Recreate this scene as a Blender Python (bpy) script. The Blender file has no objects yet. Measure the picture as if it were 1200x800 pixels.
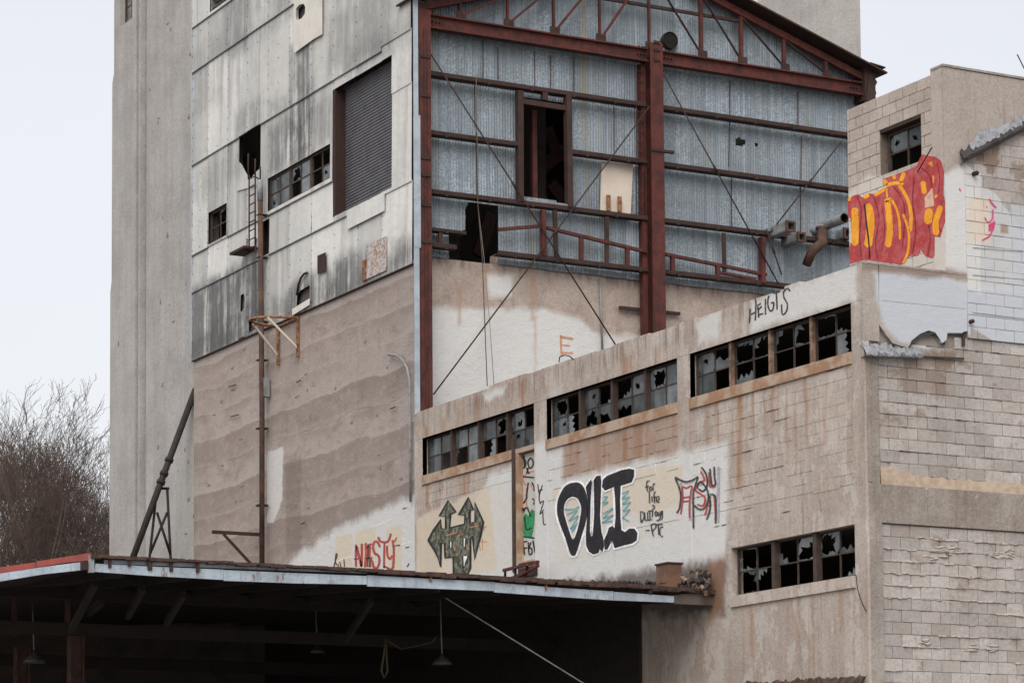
import bpy, math, random
from mathutils import Vector, Matrix, noise
from mathutils.geometry import tessellate_polygon
random.seed(7)
S = bpy.context.scene
COL = S.collection
rnd = random.Random(11)

# ------------------------------------------------------------------ camera
YAW, PITCH, ROLL = 4.98105095e-01, 7.65778392e-02, 7.51798044e-03
FPX, CYP = 3243.262, 776.151
CAM = Vector((0, 0, 1.6))
_f = Vector((math.sin(YAW)*math.cos(PITCH), math.cos(YAW)*math.cos(PITCH), math.sin(PITCH)))
_r = Vector((math.cos(YAW), -math.sin(YAW), 0)); _d = _f.cross(_r)
CR = math.cos(ROLL)*_r + math.sin(ROLL)*_d
CD = -math.sin(ROLL)*_r + math.cos(ROLL)*_d
CF = _f
cam = bpy.data.cameras.new('camera'); camo = bpy.data.objects.new('camera', cam); COL.objects.link(camo)
cam.sensor_width = 36; cam.lens = FPX/1200*36; cam.shift_y = (CYP-400)/1200
cam.clip_start = 0.5; cam.clip_end = 6000
mw = Matrix((CR, -CD, -CF)).transposed().to_4x4(); mw.translation = CAM
camo.matrix_world = mw; S.camera = camo

# ------------------------------------------------------------------ light
SUN_EL, SUN_AZ = math.radians(48), math.radians(218)      # azimuth from +Y clockwise: behind and left of the camera
W = bpy.data.worlds.new('World'); S.world = W; W.use_nodes = True
nt = W.node_tree; nt.nodes.clear()
out = nt.nodes.new('ShaderNodeOutputWorld')
sky = nt.nodes.new('ShaderNodeTexSky'); sky.sky_type = 'NISHITA'; sky.sun_disc = False
sky.sun_elevation = SUN_EL; sky.sun_rotation = SUN_AZ; sky.dust_density = 4; sky.air_density = 1
b1 = nt.nodes.new('ShaderNodeBackground'); b1.inputs[1].default_value = 0.05
nt.links.new(sky.outputs[0], b1.inputs[0])
b2 = nt.nodes.new('ShaderNodeBackground'); b2.inputs[0].default_value = (1.0, 0.963, 0.932, 1); b2.inputs[1].default_value = 0.58
cn = nt.nodes.new('ShaderNodeTexNoise'); cn.inputs['Scale'].default_value = 2.2; cn.inputs['Detail'].default_value = 5; tc = nt.nodes.new('ShaderNodeTexCoord'); nt.links.new(tc.outputs['Generated'], cn.inputs['Vector'])
mr = nt.nodes.new('ShaderNodeMapRange'); mr.inputs[1].default_value = .3; mr.inputs[2].default_value = .7; mr.inputs[3].default_value = .515; mr.inputs[4].default_value = .575; nt.links.new(cn.outputs[0], mr.inputs[0]); nt.links.new(mr.outputs[0], b2.inputs[1])
ad = nt.nodes.new('ShaderNodeAddShader')
nt.links.new(b1.outputs[0], ad.inputs[0]); nt.links.new(b2.outputs[0], ad.inputs[1]); nt.links.new(ad.outputs[0], out.inputs[0])
sl = bpy.data.lights.new('sun', 'SUN'); sl.energy = 1.5; sl.angle = math.radians(50); sl.color = (1, 0.97, 0.94)
so = bpy.data.objects.new('sun', sl); COL.objects.link(so)
sd = Vector((math.sin(SUN_AZ)*math.cos(SUN_EL), math.cos(SUN_AZ)*math.cos(SUN_EL), math.sin(SUN_EL)))
so.rotation_euler = sd.to_track_quat('Z', 'Y').to_euler(); so.location = (0, 0, 60)
vs = S.view_settings; vs.view_transform = 'Standard'; vs.look = 'None'; vs.exposure = 0.36; vs.gamma = 1
S.render.engine = 'CYCLES'

# ------------------------------------------------------------------ photo pixel -> point on a known plane
def ray(x, y): return CR*((x-600)/FPX) + CD*((y-CYP)/FPX) + CF
def on(x, y, ax, c):
    d = ray(x, y); return CAM + d*((c-CAM[ax])/d[ax])
Q = CAM + ray(1012.5, 460)*46
X0, Y0 = Q.x, Q.y                       # long west wall plane X=X0, end wall plane Y=Y0
def PW(x, y, off=0.): return on(x, y, 0, X0-off)
def PE(x, y, off=0.): return on(x, y, 1, Y0-off)
X1 = PE(1104.5, 76).x                   # west face of the roof-top block
def PP(x, y, off=0.): return on(x, y, 0, X1-off)
YF = PW(487, 487).y                     # front of the steel columns
YB, YG, YS = YF+0.08, YF+0.16, YF+0.42  # beam, girts, sheeting
def PF(x, y, Y=None): return on(x, y, 1, YS if Y is None else Y)
ZP = 11.73                              # parapet of the annex
def zoomed(ox, oy, s): return lambda pts: [(ox+a/s, oy+b/s) for a, b in pts]

# ------------------------------------------------------------------ mesh helpers
def link(o, parent=None, label=None, cat=None, group=None, kind=None):
    COL.objects.link(o)
    if parent:
        o.parent = parent
        b = parent.get('_base') or (0, 0, 0)
        o['_base'] = b
        o.matrix_parent_inverse = Matrix.Translation(-Vector(b))
        if parent.parent: o.matrix_parent_inverse = Matrix.Identity(4)
    if label: o['label'] = label
    if cat: o['category'] = cat
    if group: o['group'] = group
    if kind: o['kind'] = kind
    return o
def thing(name, loc, label, cat, group=None):
    o = bpy.data.objects.new(name, None); o.location = loc; o.empty_display_size = .2
    o['_base'] = tuple(loc); return link(o, None, label, cat, group)
class MB:
    def __init__(s): s.v = []; s.f = []; s.pa = {}
    def add(s, vs, fs):
        n = len(s.v); s.v += [tuple(p) for p in vs]; s.f += [tuple(i+n for i in f) for f in fs]; return s
    def box(s, a, b):
        x0, y0, z0 = map(min, a, b); x1, y1, z1 = map(max, a, b)
        return s.add([(x0,y0,z0),(x1,y0,z0),(x1,y1,z0),(x0,y1,z0),(x0,y0,z1),(x1,y0,z1),(x1,y1,z1),(x0,y1,z1)],
                     [(3,2,1,0),(4,5,6,7),(0,1,5,4),(1,2,6,5),(2,3,7,6),(3,0,4,7)])
    def beam(s, p, q, w, h, up=(0,0,1)):
        p, q = Vector(p), Vector(q); d = (q-p).normalized(); u = Vector(up)
        sx = d.cross(u).normalized(); u = sx.cross(d)
        vs = []
        for c in (p, q):
            for a, b in ((-1,-1),(1,-1),(1,1),(-1,1)): vs.append(c+sx*a*w/2+u*b*h/2)
        return s.add(vs, [(3,2,1,0),(4,5,6,7),(0,1,5,4),(1,2,6,5),(2,3,7,6),(3,0,4,7)])
    def ibeam(s, p, q, w, h, t=.03, up=(0,0,1)):
        p, q = Vector(p), Vector(q); d = (q-p).normalized(); sx = d.cross(Vector(up)).normalized(); u = sx.cross(d)
        s.beam(p+u*(h/2-t/2), q+u*(h/2-t/2), w, t, up); s.beam(p-u*(h/2-t/2), q-u*(h/2-t/2), w, t, up)
        return s.beam(p, q, t, h-2*t, up)
    def tube(s, pts, r, n=8, cap=True):
        pts = [Vector(p) for p in pts]; m = len(pts); rs = r if isinstance(r, (list, tuple)) else [r]*m
        base = len(s.v); up = None
        for i, p in enumerate(pts):
            d = (pts[min(i+1, m-1)]-pts[max(i-1, 0)]).normalized()
            if up is None: up = d.orthogonal().normalized()
            up = (up-d*up.dot(d)); up = up.normalized() if up.length > 1e-4 else d.orthogonal().normalized()
            b = d.cross(up)
            for k in range(n):
                a = 2*math.pi*k/n; s.v.append(tuple(p+(up*math.cos(a)+b*math.sin(a))*rs[i]))
        for i in range(m-1):
            for k in range(n):
                a, b = base+i*n+k, base+i*n+(k+1) % n
                s.f.append((a, b, b+n, a+n))
        if cap: s.f.append(tuple(base+k for k in reversed(range(n)))); s.f.append(tuple(base+(m-1)*n+k for k in range(n)))
        return s
    def mesh(s, name, mat, smooth=False):
        me = bpy.data.meshes.new(name); me.from_pydata(s.v, [], s.f)
        if mat: me.materials.append(mat)
        if smooth: me.polygons.foreach_set('use_smooth', [True]*len(me.polygons))
        if s.pa:
            at = me.attributes.new('paint', 'FLOAT', 'POINT'); at.data.foreach_set('value', [s.pa.get(i, 1.) for i in range(len(s.v))])
        me.update(); return me
    def obj(s, name, mat, parent=None, smooth=False, label=None, cat=None, group=None, kind=None):
        me = s.mesh(name, mat, smooth)
        if parent is None and kind != 'structure' and s.v:      # origin at the thing's base
            xs, ys, zs = zip(*s.v); c = Vector(((min(xs)+max(xs))/2, (min(ys)+max(ys))/2, min(zs)))
            me.transform(Matrix.Translation(-c)); o = bpy.data.objects.new(name, me); o.location = c; o['_base'] = tuple(c)
        else: o = bpy.data.objects.new(name, me)
        return link(o, parent, label, cat, group, kind)
def copyob(name, me, loc, parent, rot=None, scale=None, label=None):
    o = bpy.data.objects.new(name, me); o.location = loc
    if rot: o.rotation_euler = rot
    if scale: o.scale = scale
    return link(o, parent, label)
def holed(mb, place, u0, u1, v0, v1, holes, th):
    """wall sheet with rectangular holes: front, back, reveals and rim; place(u, v, w) -> point, w = depth inward"""
    holes = [(max(a, u0), min(b, u1), max(c, v0), min(d, v1)) for a, b, c, d in holes]
    holes = [h for h in holes if h[1]-h[0] > 1e-4 and h[3]-h[2] > 1e-4]
    us = sorted({u0, u1, *[h[0] for h in holes], *[h[1] for h in holes]}); vv = sorted({v0, v1, *[h[2] for h in holes], *[h[3] for h in holes]})
    solid = lambda u, v: u0 < u < u1 and v0 < v < v1 and not any(a < u < b and c < v < d for a, b, c, d in holes)
    def q(*p): mb.add([place(*k) for k in p], [(0, 1, 2, 3)])
    for i in range(len(us)-1):
        for j in range(len(vv)-1):
            a, b, c, d = us[i], us[i+1], vv[j], vv[j+1]; mu, mv = (a+b)/2, (c+d)/2
            if not solid(mu, mv): continue
            q((a,c,0),(b,c,0),(b,d,0),(a,d,0)); q((a,c,th),(a,d,th),(b,d,th),(b,c,th))
            l = us[i-1] if i else u0-1; r = us[i+2] if i+2 < len(us) else u1+1
            dn = vv[j-1] if j else v0-1; upv = vv[j+2] if j+2 < len(vv) else v1+1
            if not solid((l+a)/2, mv): q((a,c,0),(a,d,0),(a,d,th),(a,c,th))
            if not solid((b+r)/2, mv): q((b,c,0),(b,c,th),(b,d,th),(b,d,0))
            if not solid(mu, (dn+c)/2): q((a,c,0),(a,c,th),(b,c,th),(b,c,0))
            if not solid(mu, (d+upv)/2): q((a,d,0),(b,d,0),(b,d,th),(a,d,th))
    return mb
def sheetpoly(mb, pts, hole, place, th=0.0):
    """flat polygon (optional hole) in plane coordinates, given some thickness"""
    loops = [[Vector((a, b, 0)) for a, b in pts]]
    if hole: loops.append([Vector((a, b, 0)) for a, b in hole])
    flat = [p for l in loops for p in l]
    tris = tessellate_polygon(loops)
    mb.add([place(p.x, p.y, 0) for p in flat], [tuple(t) for t in tris])
    if th:
        mb.add([place(p.x, p.y, th) for p in flat], [tuple(reversed(t)) for t in tris])
        for l in loops:
            n = len(l)
            for i in range(n):
                a, b = l[i], l[(i+1) % n]
                mb.add([place(a.x,a.y,0), place(b.x,b.y,0), place(b.x,b.y,th), place(a.x,a.y,th)], [(0,1,2,3)])
    return mb
def smooth_line(pts, k=5):
    if len(pts) < 3: return pts
    P = [pts[0]]+list(pts)+[pts[-1]]; o = []
    for i in range(1, len(P)-2):
        a, b, c, d = P[i-1], P[i], P[i+1], P[i+2]
        for j in range(k):
            t = j/k
            o.append(tuple(.5*(2*b[m]+(c[m]-a[m])*t+(2*a[m]-5*b[m]+4*c[m]-d[m])*t*t+(3*b[m]-a[m]-3*c[m]+d[m])*t**3) for m in (0, 1)))
    return o+[pts[-1]]
def stroke(mb, pts, w, place, smooth=True, taper=True, closed=False):
    """painted ribbon through photo-pixel points, laid on a wall by place(px, py)"""
    if closed: pts = list(pts)+[pts[0]]
    if smooth: pts = smooth_line(pts)
    if not closed:
        st_ = max(.35, w/6); o = [pts[0]]
        for a, b in zip(pts, pts[1:]):
            d = math.hypot(b[0]-a[0], b[1]-a[1]); q = max(1, int(d/st_))
            o += [(a[0]+(b[0]-a[0])*j/q, a[1]+(b[1]-a[1])*j/q) for j in range(1, q+1)]
        pts = o
    cum = [0.]
    for a, b in zip(pts, pts[1:]): cum.append(cum[-1]+math.hypot(b[0]-a[0], b[1]-a[1]))
    n = len(pts); L = []
    for i, (x, y) in enumerate(pts):
        a, b = pts[max(i-1, 0)], pts[min(i+1, n-1)]
        if closed and i in (0, n-1): a, b = pts[n-2], pts[1]
        dx, dy = b[0]-a[0], b[1]-a[1]; l = math.hypot(dx, dy) or 1
        k = w/2*(1+.12*noise.noise((x*.4, y*.4, w)))
        if taper and not closed:
            de = min(cum[i], cum[-1]-cum[i]); k *= math.sqrt(max(.06, 1-(1-min(1, de/(w*.5)))**2))
        L.append((x, y, -dy/l*k, dx/l*k))
    v = []; i0 = len(mb.v); e = max(1.0, 1+.55/max(w, .6)); inn = max(.2, 1-.55/max(w, .6))
    for x, y, ox, oy in L: v += [place(x+ox*e, y+oy*e), place(x+ox*inn, y+oy*inn), place(x-ox*inn, y-oy*inn), place(x-ox*e, y-oy*e)]
    mb.add(v, [(4*i+k, 4*i+k+1, 4*i+5+k, 4*i+4+k) for i in range(n-1) for k in range(3)])
    for i in range(n): mb.pa[i0+4*i] = 0.; mb.pa[i0+4*i+3] = 0.
    return mb
def fill(mb, pts, place, hole=None, soft=True):
    loops = [[Vector((a, b, 0)) for a, b in pts]]+([[Vector((a, b, 0)) for a, b in hole]] if hole else [])
    flat = [p for l in loops for p in l]
    mb.add([place(p.x, p.y) for p in flat], [tuple(t) for t in tessellate_polygon(loops)])
    mb.pa[len(mb.v)] = 1.
    if soft:
        pl2 = lambda x, y: Vector(place(x, y))+(CAM-Vector(place(x, y))).normalized()*.0004
        for l in loops: stroke(mb, [(p.x, p.y) for p in l], 1.1, pl2, False, False, True)
    return mb

# ------------------------------------------------------------------ materials
class T:
    def __init__(s, name):
        s.m = bpy.data.materials.new(name); s.m.use_nodes = True; s.t = s.m.node_tree; s.N = s.t.nodes
        s.b = s.N['Principled BSDF']; s.out = s.N['Material Output']; s._p = None; s._w = {}
        s.b.inputs['Roughness'].default_value = .85; s.b.inputs['Specular IOR Level'].default_value = .25
    def put(s, sock, v):
        if isinstance(v, bpy.types.NodeSocket): s.t.links.new(v, sock)
        elif isinstance(v, (tuple, list)) and len(v) == 3 and sock.type == 'RGBA': sock.default_value = (*v, 1)
        else: sock.default_value = v
    def nd(s, typ, ins=None, **pr):
        n = s.N.new('ShaderNode'+typ)
        for k, v in pr.items(): setattr(n, k, v)
        for k, v in (ins or {}).items(): s.put(n.inputs[k], v)
        return n
    def pos(s):
        if s._p is None: s._p = s.nd('NewGeometry').outputs['Position']
        return s._p
    def rand(s): return s.nd('ObjectInfo').outputs['Random']
    def math(s, op, a, b=0., clamp=False): return s.nd('Math', {0: a, 1: b}, operation=op, use_clamp=clamp).outputs[0]
    def vmul(s, v, k): return s.nd('VectorMath', {0: v, 1: k}, operation='MULTIPLY').outputs[0]
    def vadd(s, v, k): return s.nd('VectorMath', {0: v, 1: k}, operation='ADD').outputs[0]
    def noise(s, sc, det=4, ro=.6, st=(1,1,1), vec=None):
        v = vec or s.pos()
        if st != (1,1,1): v = s.vmul(v, st)
        return s.nd('TexNoise', {'Vector': v, 'Scale': sc, 'Detail': det, 'Roughness': ro}).outputs[0]
    def vor(s, sc, st=(1,1,1), feat='F1', outp='Distance'):
        v = s.vmul(s.pos(), st) if st != (1,1,1) else s.pos()
        return s.nd('TexVoronoi', {'Vector': v, 'Scale': sc}, feature=feat).outputs[outp]
    def step(s, x, a, b, lo=0., hi=1.):
        return s.nd('MapRange', {0: x, 1: a, 2: b, 3: lo, 4: hi}, interpolation_type='SMOOTHSTEP').outputs[0]
    def mix(s, f, a, b, mode='MIX'):
        n = s.nd('Mix', data_type='RGBA', blend_type=mode); s.put(n.inputs[0], f); s.put(n.inputs[6], a); s.put(n.inputs[7], b); return n.outputs[2]
    def wob(s, amp, sc=1.6):
        k = (amp, sc)
        if k not in s._w:
            c = s.nd('TexNoise', {'Vector': s.pos(), 'Scale': sc, 'Detail': 5., 'Roughness': .65}).outputs['Color']
            s._w[k] = s.vadd(s.pos(), s.vmul(s.vadd(c, (-.5,-.5,-.5)), (amp,)*3))
        return s._w[k]
    def poly(s, pts, soft=.15, amp=.25, sc=1.6):
        """soft mask (0..1) of a convex patch; pts are world points on one wall, the constant axis is ignored"""
        P = [Vector(p) for p in pts]; sp = [max(p[i] for p in P)-min(p[i] for p in P) for i in range(3)]
        cax = sp.index(min(sp)); ax = [i for i in range(3) if i != cax]
        cen = sum(P, Vector())/len(P); v = s.wob(amp, sc); m = None
        for i in range(len(P)):
            a, b = P[i], P[(i+1) % len(P)]; e = (b[ax[0]]-a[ax[0]], b[ax[1]]-a[ax[1]]); l = math.hypot(*e)
            nx, ny = -e[1]/l, e[0]/l
            if nx*(cen[ax[0]]-a[ax[0]])+ny*(cen[ax[1]]-a[ax[1]]) < 0: nx, ny = -nx, -ny
            n3 = [0, 0, 0]; n3[ax[0]] = nx; n3[ax[1]] = ny
            d = s.math('ADD', s.nd('VectorMath', {0: v, 1: tuple(n3)}, operation='DOT_PRODUCT').outputs['Value'], -(nx*a[ax[0]]+ny*a[ax[1]]))
            m = d if m is None else s.math('MINIMUM', m, d)
        return s.step(m, -soft/2, soft/2)
    def done(s, col, bump=None, dist=.01, strength=1., rough=None):
        s.put(s.b.inputs['Base Color'], col)
        if rough is not None: s.put(s.b.inputs['Roughness'], rough)
        if bump is not None:
            n = s.nd('Bump', {'Height': bump, 'Distance': dist, 'Strength': strength}); s.put(s.b.inputs['Normal'], n.outputs[0])
        return s.m
def weather(t, base, var, dirt, dirt_amt=.5, streak=.5, seed=0., rnd_amt=0.):
    """plaster / masonry colour with blotches, vertical run-off streaks, grain"""
    c = t.mix(t.step(t.noise(.9, 5, .6), .35, .68), base, var)
    c = t.mix(t.math('MULTIPLY', t.step(t.noise(2.3, 6, .7, (1,1,.12), t.vadd(t.pos(), (seed,)*3)), .5, .78), streak), c, dirt)
    c = t.mix(t.math('MULTIPLY', t.step(t.noise(4.5, 6, .75), .5, .75), dirt_amt), c, dirt)
    if rnd_amt:
        k = t.math('MULTIPLY_ADD', t.rand(), rnd_amt); k.node.inputs[2].default_value = 1-rnd_amt*.55
        c = t.mix(1., c, t.nd('CombineColor', {0: k, 1: k, 2: k}).outputs[0], 'MULTIPLY')
    sp = t.math('MULTIPLY', t.step(t.noise(15., 5, .75, (1,1,.8)), .60, .70), t.step(t.noise(1.4, 3, .6, (1,1,1), t.vadd(t.pos(), (7.,3.,seed))), .42, .62))
    c = t.mix(t.math('MULTIPLY', sp, .55), c, dirt)
    ru = t.math('MULTIPLY', t.step(t.noise(9., 4, .7, (1,1,.05), t.vadd(t.pos(), (seed, 4., 2.))), .54, .72), t.step(t.noise(.8, 3), .4, .65))
    c = t.mix(t.math('MULTIPLY', ru, .45), c, tuple(x*.8 for x in dirt))
    g = t.math('ADD', t.math('MULTIPLY', t.noise(60, 3, .7), .5), t.math('MULTIPLY', t.noise(17, 4, .7), .5))
    c = t.mix(.75, c, t.nd('CombineColor', {0: g, 1: g, 2: g}).outputs[0], 'OVERLAY')
    return c
def concrete_bump(t): return t.math('ADD', t.noise(28, 5, .7), t.math('MULTIPLY', t.noise(5, 4, .6), 1.5))
def simple(name, col, var=None, rough=.8, sc=6, bump=.004, metal=0, rnd_amt=0.):
    t = T(name); var = var or tuple(c*.6 for c in col)
    c = t.mix(t.step(t.noise(sc, 5, .65), .4, .7), col, var)
    if rnd_amt:
        k = t.math('MULTIPLY_ADD', t.rand(), rnd_amt); k.node.inputs[2].default_value = 1-rnd_amt*.5
        c = t.mix(1., c, t.nd('CombineColor', {0: k, 1: k, 2: k}).outputs[0], 'MULTIPLY')
    t.b.inputs['Metallic'].default_value = metal
    return t.done(c, t.noise(40, 4), bump, .7, rough)

WHITE, CREAM, BLUEW = (.66,.665,.655), (.66,.575,.455), (.50,.535,.585)
RUST, BROWN = (.30,.15,.075), (.20,.145,.11)

def mat_tower():
    t = T('tower_concrete'); c = weather(t, (.44,.425,.405), (.36,.345,.33), (.27,.25,.235), .35, .55)
    pit = t.step(t.vor(1.1, (1,1,.8)), .10, .05); c = t.mix(t.math('MULTIPLY', pit, t.step(t.noise(.8, 2), .5, .6)), c, (.22,.15,.11))
    bd = t.step(t.noise(3.0, 3, .6, (1,1,.02)), .45, .62); c = t.mix(t.math('MULTIPLY', bd, .25), c, (.30,.29,.275))
    return t.done(c, concrete_bump(t), .02, .6)
def mat_pour():
    t = T('poured_concrete'); c = weather(t, (.385,.325,.295), (.33,.275,.25), (.22,.175,.155), .4, .55, 3.)
    sep = t.nd('SeparateXYZ', {0: t.pos()}); w = t.noise(.33, 3, .55, (1,1,.4))
    w2 = t.noise(3.2, 4, .6)
    h = t.math('ADD', t.math('MULTIPLY', sep.outputs[2], 1/.66), t.math('ADD', t.math('MULTIPLY', w, .9), t.math('MULTIPLY', w2, .10)))
    fl = t.nd('TexWhiteNoise', {'W': t.math('FLOOR', h)}, noise_dimensions='1D').outputs[0]
    fr = t.math('FRACT', h); patch = t.step(t.noise(.8, 3, .6, (1,1,2.)), .35, .6)
    c = t.mix(t.step(fl, .5, 1., 0., .55), c, (.25,.205,.182)); c = t.mix(t.step(fl, .5, .0, 0., .42), c, (.455,.40,.375))
    bl = t.step(t.noise(1.1, 6, .75, (1,1,2.2)), .5, .68); c = t.mix(t.math('MULTIPLY', bl, .55), c, (.22,.17,.148)); b3 = t.step(t.noise(3.2, 6, .75, (1,1,1.6), t.vadd(t.pos(), (3.,3.,3.))), .52, .62); c = t.mix(t.math('MULTIPLY', b3, .3), c, (.47,.42,.39))
    c = t.mix(t.math('MULTIPLY', t.math('MULTIPLY', t.step(fr, .45, 1.), patch), .6), c, (.25,.20,.175))
    c = t.mix(t.math('MULTIPLY', t.math('MULTIPLY', t.step(fr, .0, .05), t.step(fr, .3, .05)), .28), c, (.46,.405,.375))
    ln = t.math('MULTIPLY', t.step(fr, .955, .99), t.step(t.noise(1.3, 4), .45, .62)); c = t.mix(t.math('MULTIPLY', ln, .6), c, (.15,.115,.10))
    m = t.poly([PW(335,664), PW(352,646), PW(400,616), PW(440,598), PW(492,578), PW(492,700), PW(335,700)], .25, .5)
    c = t.mix(t.math('MULTIPLY', m, .95), c, WHITE)
    for b in ([(392,628),(412,625),(412,670),(392,670)], [(416,622),(440,618),(440,680),(414,680)], [(452,618),(470,614),(470,680),(456,680)]):
        c = t.mix(t.math('MULTIPLY', t.poly([PW(*p) for p in b], .06, .08), .85), c, CREAM)
    c = t.mix(t.poly([PW(312,530), PW(331,523), PW(330,585), PW(320,612), PW(312,612)], .06, .25, 2.5), c, (.60,.59,.575))
    c = t.mix(t.math('MULTIPLY', t.poly([PW(334,540), PW(352,533), PW(352,640), PW(334,650)], .2, .25), .45), c, (.17,.13,.115))
    return t.done(c, t.math('ADD', concrete_bump(t), t.math('MULTIPLY', ln, -1.)), .02, .6)
def mat_facade():
    t = T('facade_concrete'); c = weather(t, (.46,.385,.335), (.36,.29,.25), (.19,.135,.10), .5, .6, 5.)
    for b, k in (([(500,360),(640,362),(680,372),(700,392),(700,520),(500,520)], .95), ([(690,390),(790,398),(790,520),(690,520)], .85), ([(572,322),(602,320),(600,345),(574,347)], .9)):
        c = t.mix(t.math('MULTIPLY', t.poly([PF(*p) for p in b], .2, .35), k), c, WHITE)
    for x, w, y0, y1 in ((627,6,318,375), (571,4,315,385), (540,4,330,380), (629,3,370,440)):
        c = t.mix(t.math('MULTIPLY', t.poly([PF(x-w/2,y0), PF(x+w/2,y0), PF(x+w/2,y1), PF(x-w/2,y1)], .12, .16, 3.), t.step(t.noise(6., 4, .7, (1,1,.1)), .35, .6, .1, .6)), c, (.40,.22,.10))
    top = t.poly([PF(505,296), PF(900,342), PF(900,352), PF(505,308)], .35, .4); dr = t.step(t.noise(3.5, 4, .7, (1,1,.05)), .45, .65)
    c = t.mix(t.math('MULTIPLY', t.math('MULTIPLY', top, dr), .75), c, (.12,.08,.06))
    return t.done(c, concrete_bump(t), .02, .6)
def mat_window_wall():
    t = T('painted_masonry'); c = weather(t, (.50,.435,.385), (.425,.36,.315), (.26,.205,.17), .4, .6, 9., .12)
    fs = t.step(t.noise(11., 4, .7, (1,1,.03)), .5, .75); c = t.mix(t.math('MULTIPLY', fs, .35), c, (.24,.185,.15))
    ws = t.step(t.noise(6., 4, .7, (1,1,.04), t.vadd(t.pos(), (5.,2.,9.))), .58, .75); c = t.mix(t.math('MULTIPLY', ws, .4), c, (.60,.56,.52))
    pe = t.step(t.math('ADD', t.noise(1.5, 6, .72, (1,1,.6), t.vadd(t.pos(), (1.,8.,4.))), t.math('MULTIPLY', t.noise(20, 3, .7), .08)), .575, .60)
    c = t.mix(t.math('MULTIPLY', pe, .6), c, (.55,.515,.48))
    gr = t.math('MULTIPLY', t.step(t.noise(5., 6, .75, (1,1,.3)), .54, .66), t.step(t.noise(.6, 2, .5, (1,1,1), t.vadd(t.pos(), (0.,3.,0.))), .45, .6)); c = t.mix(t.math('MULTIPLY', gr, .6), c, (.17,.13,.105))
    # rusty run-off under the long windows, with its own streaky shape
    st = t.step(t.noise(2.6, 6, .7, (1,1.4,.045)), .53, .63)
    for b, k in (([(800,455),(1000,405),(1000,510),(800,560)], .55), ([(640,505),(795,465),(795,545),(640,585)], .9), ([(494,560),(606,530),(606,570),(494,605)], .7),
                 ([(487,470),(625,425),(625,480),(487,520)], .35), ([(700,440),(800,400),(800,425),(700,455)], .6), ([(856,700),(1010,680),(1010,800),(856,800)], .35)):
        c = t.mix(t.math('MULTIPLY', t.math('MULTIPLY', t.poly([PW(*p) for p in b], .9, .7), st), k), c, (.30,.145,.065))
    for x, y0, y1, w, k in ((866,448,575,7,.85), (828,462,530,5,.5), (905,440,500,5,.55), (966,420,520,6,.5), (748,480,560,9,.75), (700,492,548,7,.7), (676,500,540,5,.5), (612,445,482,6,.7), (548,545,580,6,.6), (500,500,600,5,.7), (735,415,440,14,.55), (770,405,432,10,.5), (560,465,495,6,.5), (880,706,770,6,.45), (935,698,760,5,.35), (985,690,740,6,.4), (520,490,512,5,.4)):
        m_ = t.poly([PW(x-w/2,y0), PW(x+w/2,y0), PW(x+w/3,y1), PW(x-w/3,y1)], .16, .22, 3.); vs_ = t.step(t.noise(8., 4, .7, (1,1,.06)), .3, .6, .35, 1.)
        c = t.mix(t.math('MULTIPLY', t.math('MULTIPLY', m_, vs_), k), c, (.31,.135,.05))
    tp = t.poly([PW(484,478), PW(1006,298), PW(1006,330), PW(484,505)], .3, .3); dp = t.step(t.noise(7., 5, .7, (1,1,.045), t.vadd(t.pos(), (0.,1.,6.))), .47, .62)
    c = t.mix(t.math('MULTIPLY', t.math('MULTIPLY', tp, dp), .6), c, (.19,.13,.10))
    c = t.mix(t.math('MULTIPLY', t.poly([PW(660,505), PW(795,470), PW(795,530), PW(660,565)], .3, .3), .6), c, (.34,.215,.15))
    for b, k in (([(490,520),(500,516),(500,600),(490,600)], 0.) if 0 else ([(484,595),(545,568),(575,556),(584,540),(608,532),(608,720),(484,720)], .93), ([(626,520),(659,513),(659,720),(626,720)], .93), ([(654,562),(802,528),(802,700),(654,720)], .93),
                 ([(798,530),(853,516),(852,610),(848,655),(798,670)], .93), ([(880,352),(1003,308),(1003,352),(990,356),(880,388)], .88), ([(815,372),(845,364),(843,394),(818,404)], .8),
                 ([(566,461),(592,451),(590,463),(568,471)], .9)):
        c = t.mix(t.math('MULTIPLY', t.poly([PW(*p) for p in b], .22, .34, 2.4), k), c, WHITE)
    for b in ([(488,605),(535,585),(590,560),(598,662),(488,690)], [(648,570),(700,560),(745,548),(800,545),(800,618),(700,650),(650,668)], [(560,585),(600,570),(600,610),(565,650)]):
        c = t.mix(t.math('MULTIPLY', t.poly([PW(*p) for p in b], .1, .3, 2.2), .8), c, CREAM)
    for b in ([(570,560),(606,545),(606,700),(588,700)], [(626,620),(850,585),(850,720),(626,720)]):
        c = t.mix(t.math('MULTIPLY', t.poly([PW(*p) for p in b], .1, .3), .7), c, WHITE)
    rl = t.step(t.noise(6., 4, .7, (1,1,.25), t.vadd(t.pos(), (4.,4.,1.))), .58, .72); c = t.mix(t.math('MULTIPLY', rl, .16), c, (.40,.38,.36))
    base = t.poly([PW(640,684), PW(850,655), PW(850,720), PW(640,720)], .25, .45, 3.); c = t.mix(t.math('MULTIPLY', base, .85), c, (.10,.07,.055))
    rs = t.poly([PW(830,655), PW(850,650), PW(846,720), PW(830,730)], .3, .3); c = t.mix(t.math('MULTIPLY', rs, .7), c, (.27,.15,.09))
    return t.done(c, concrete_bump(t), .015, .6)
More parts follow.
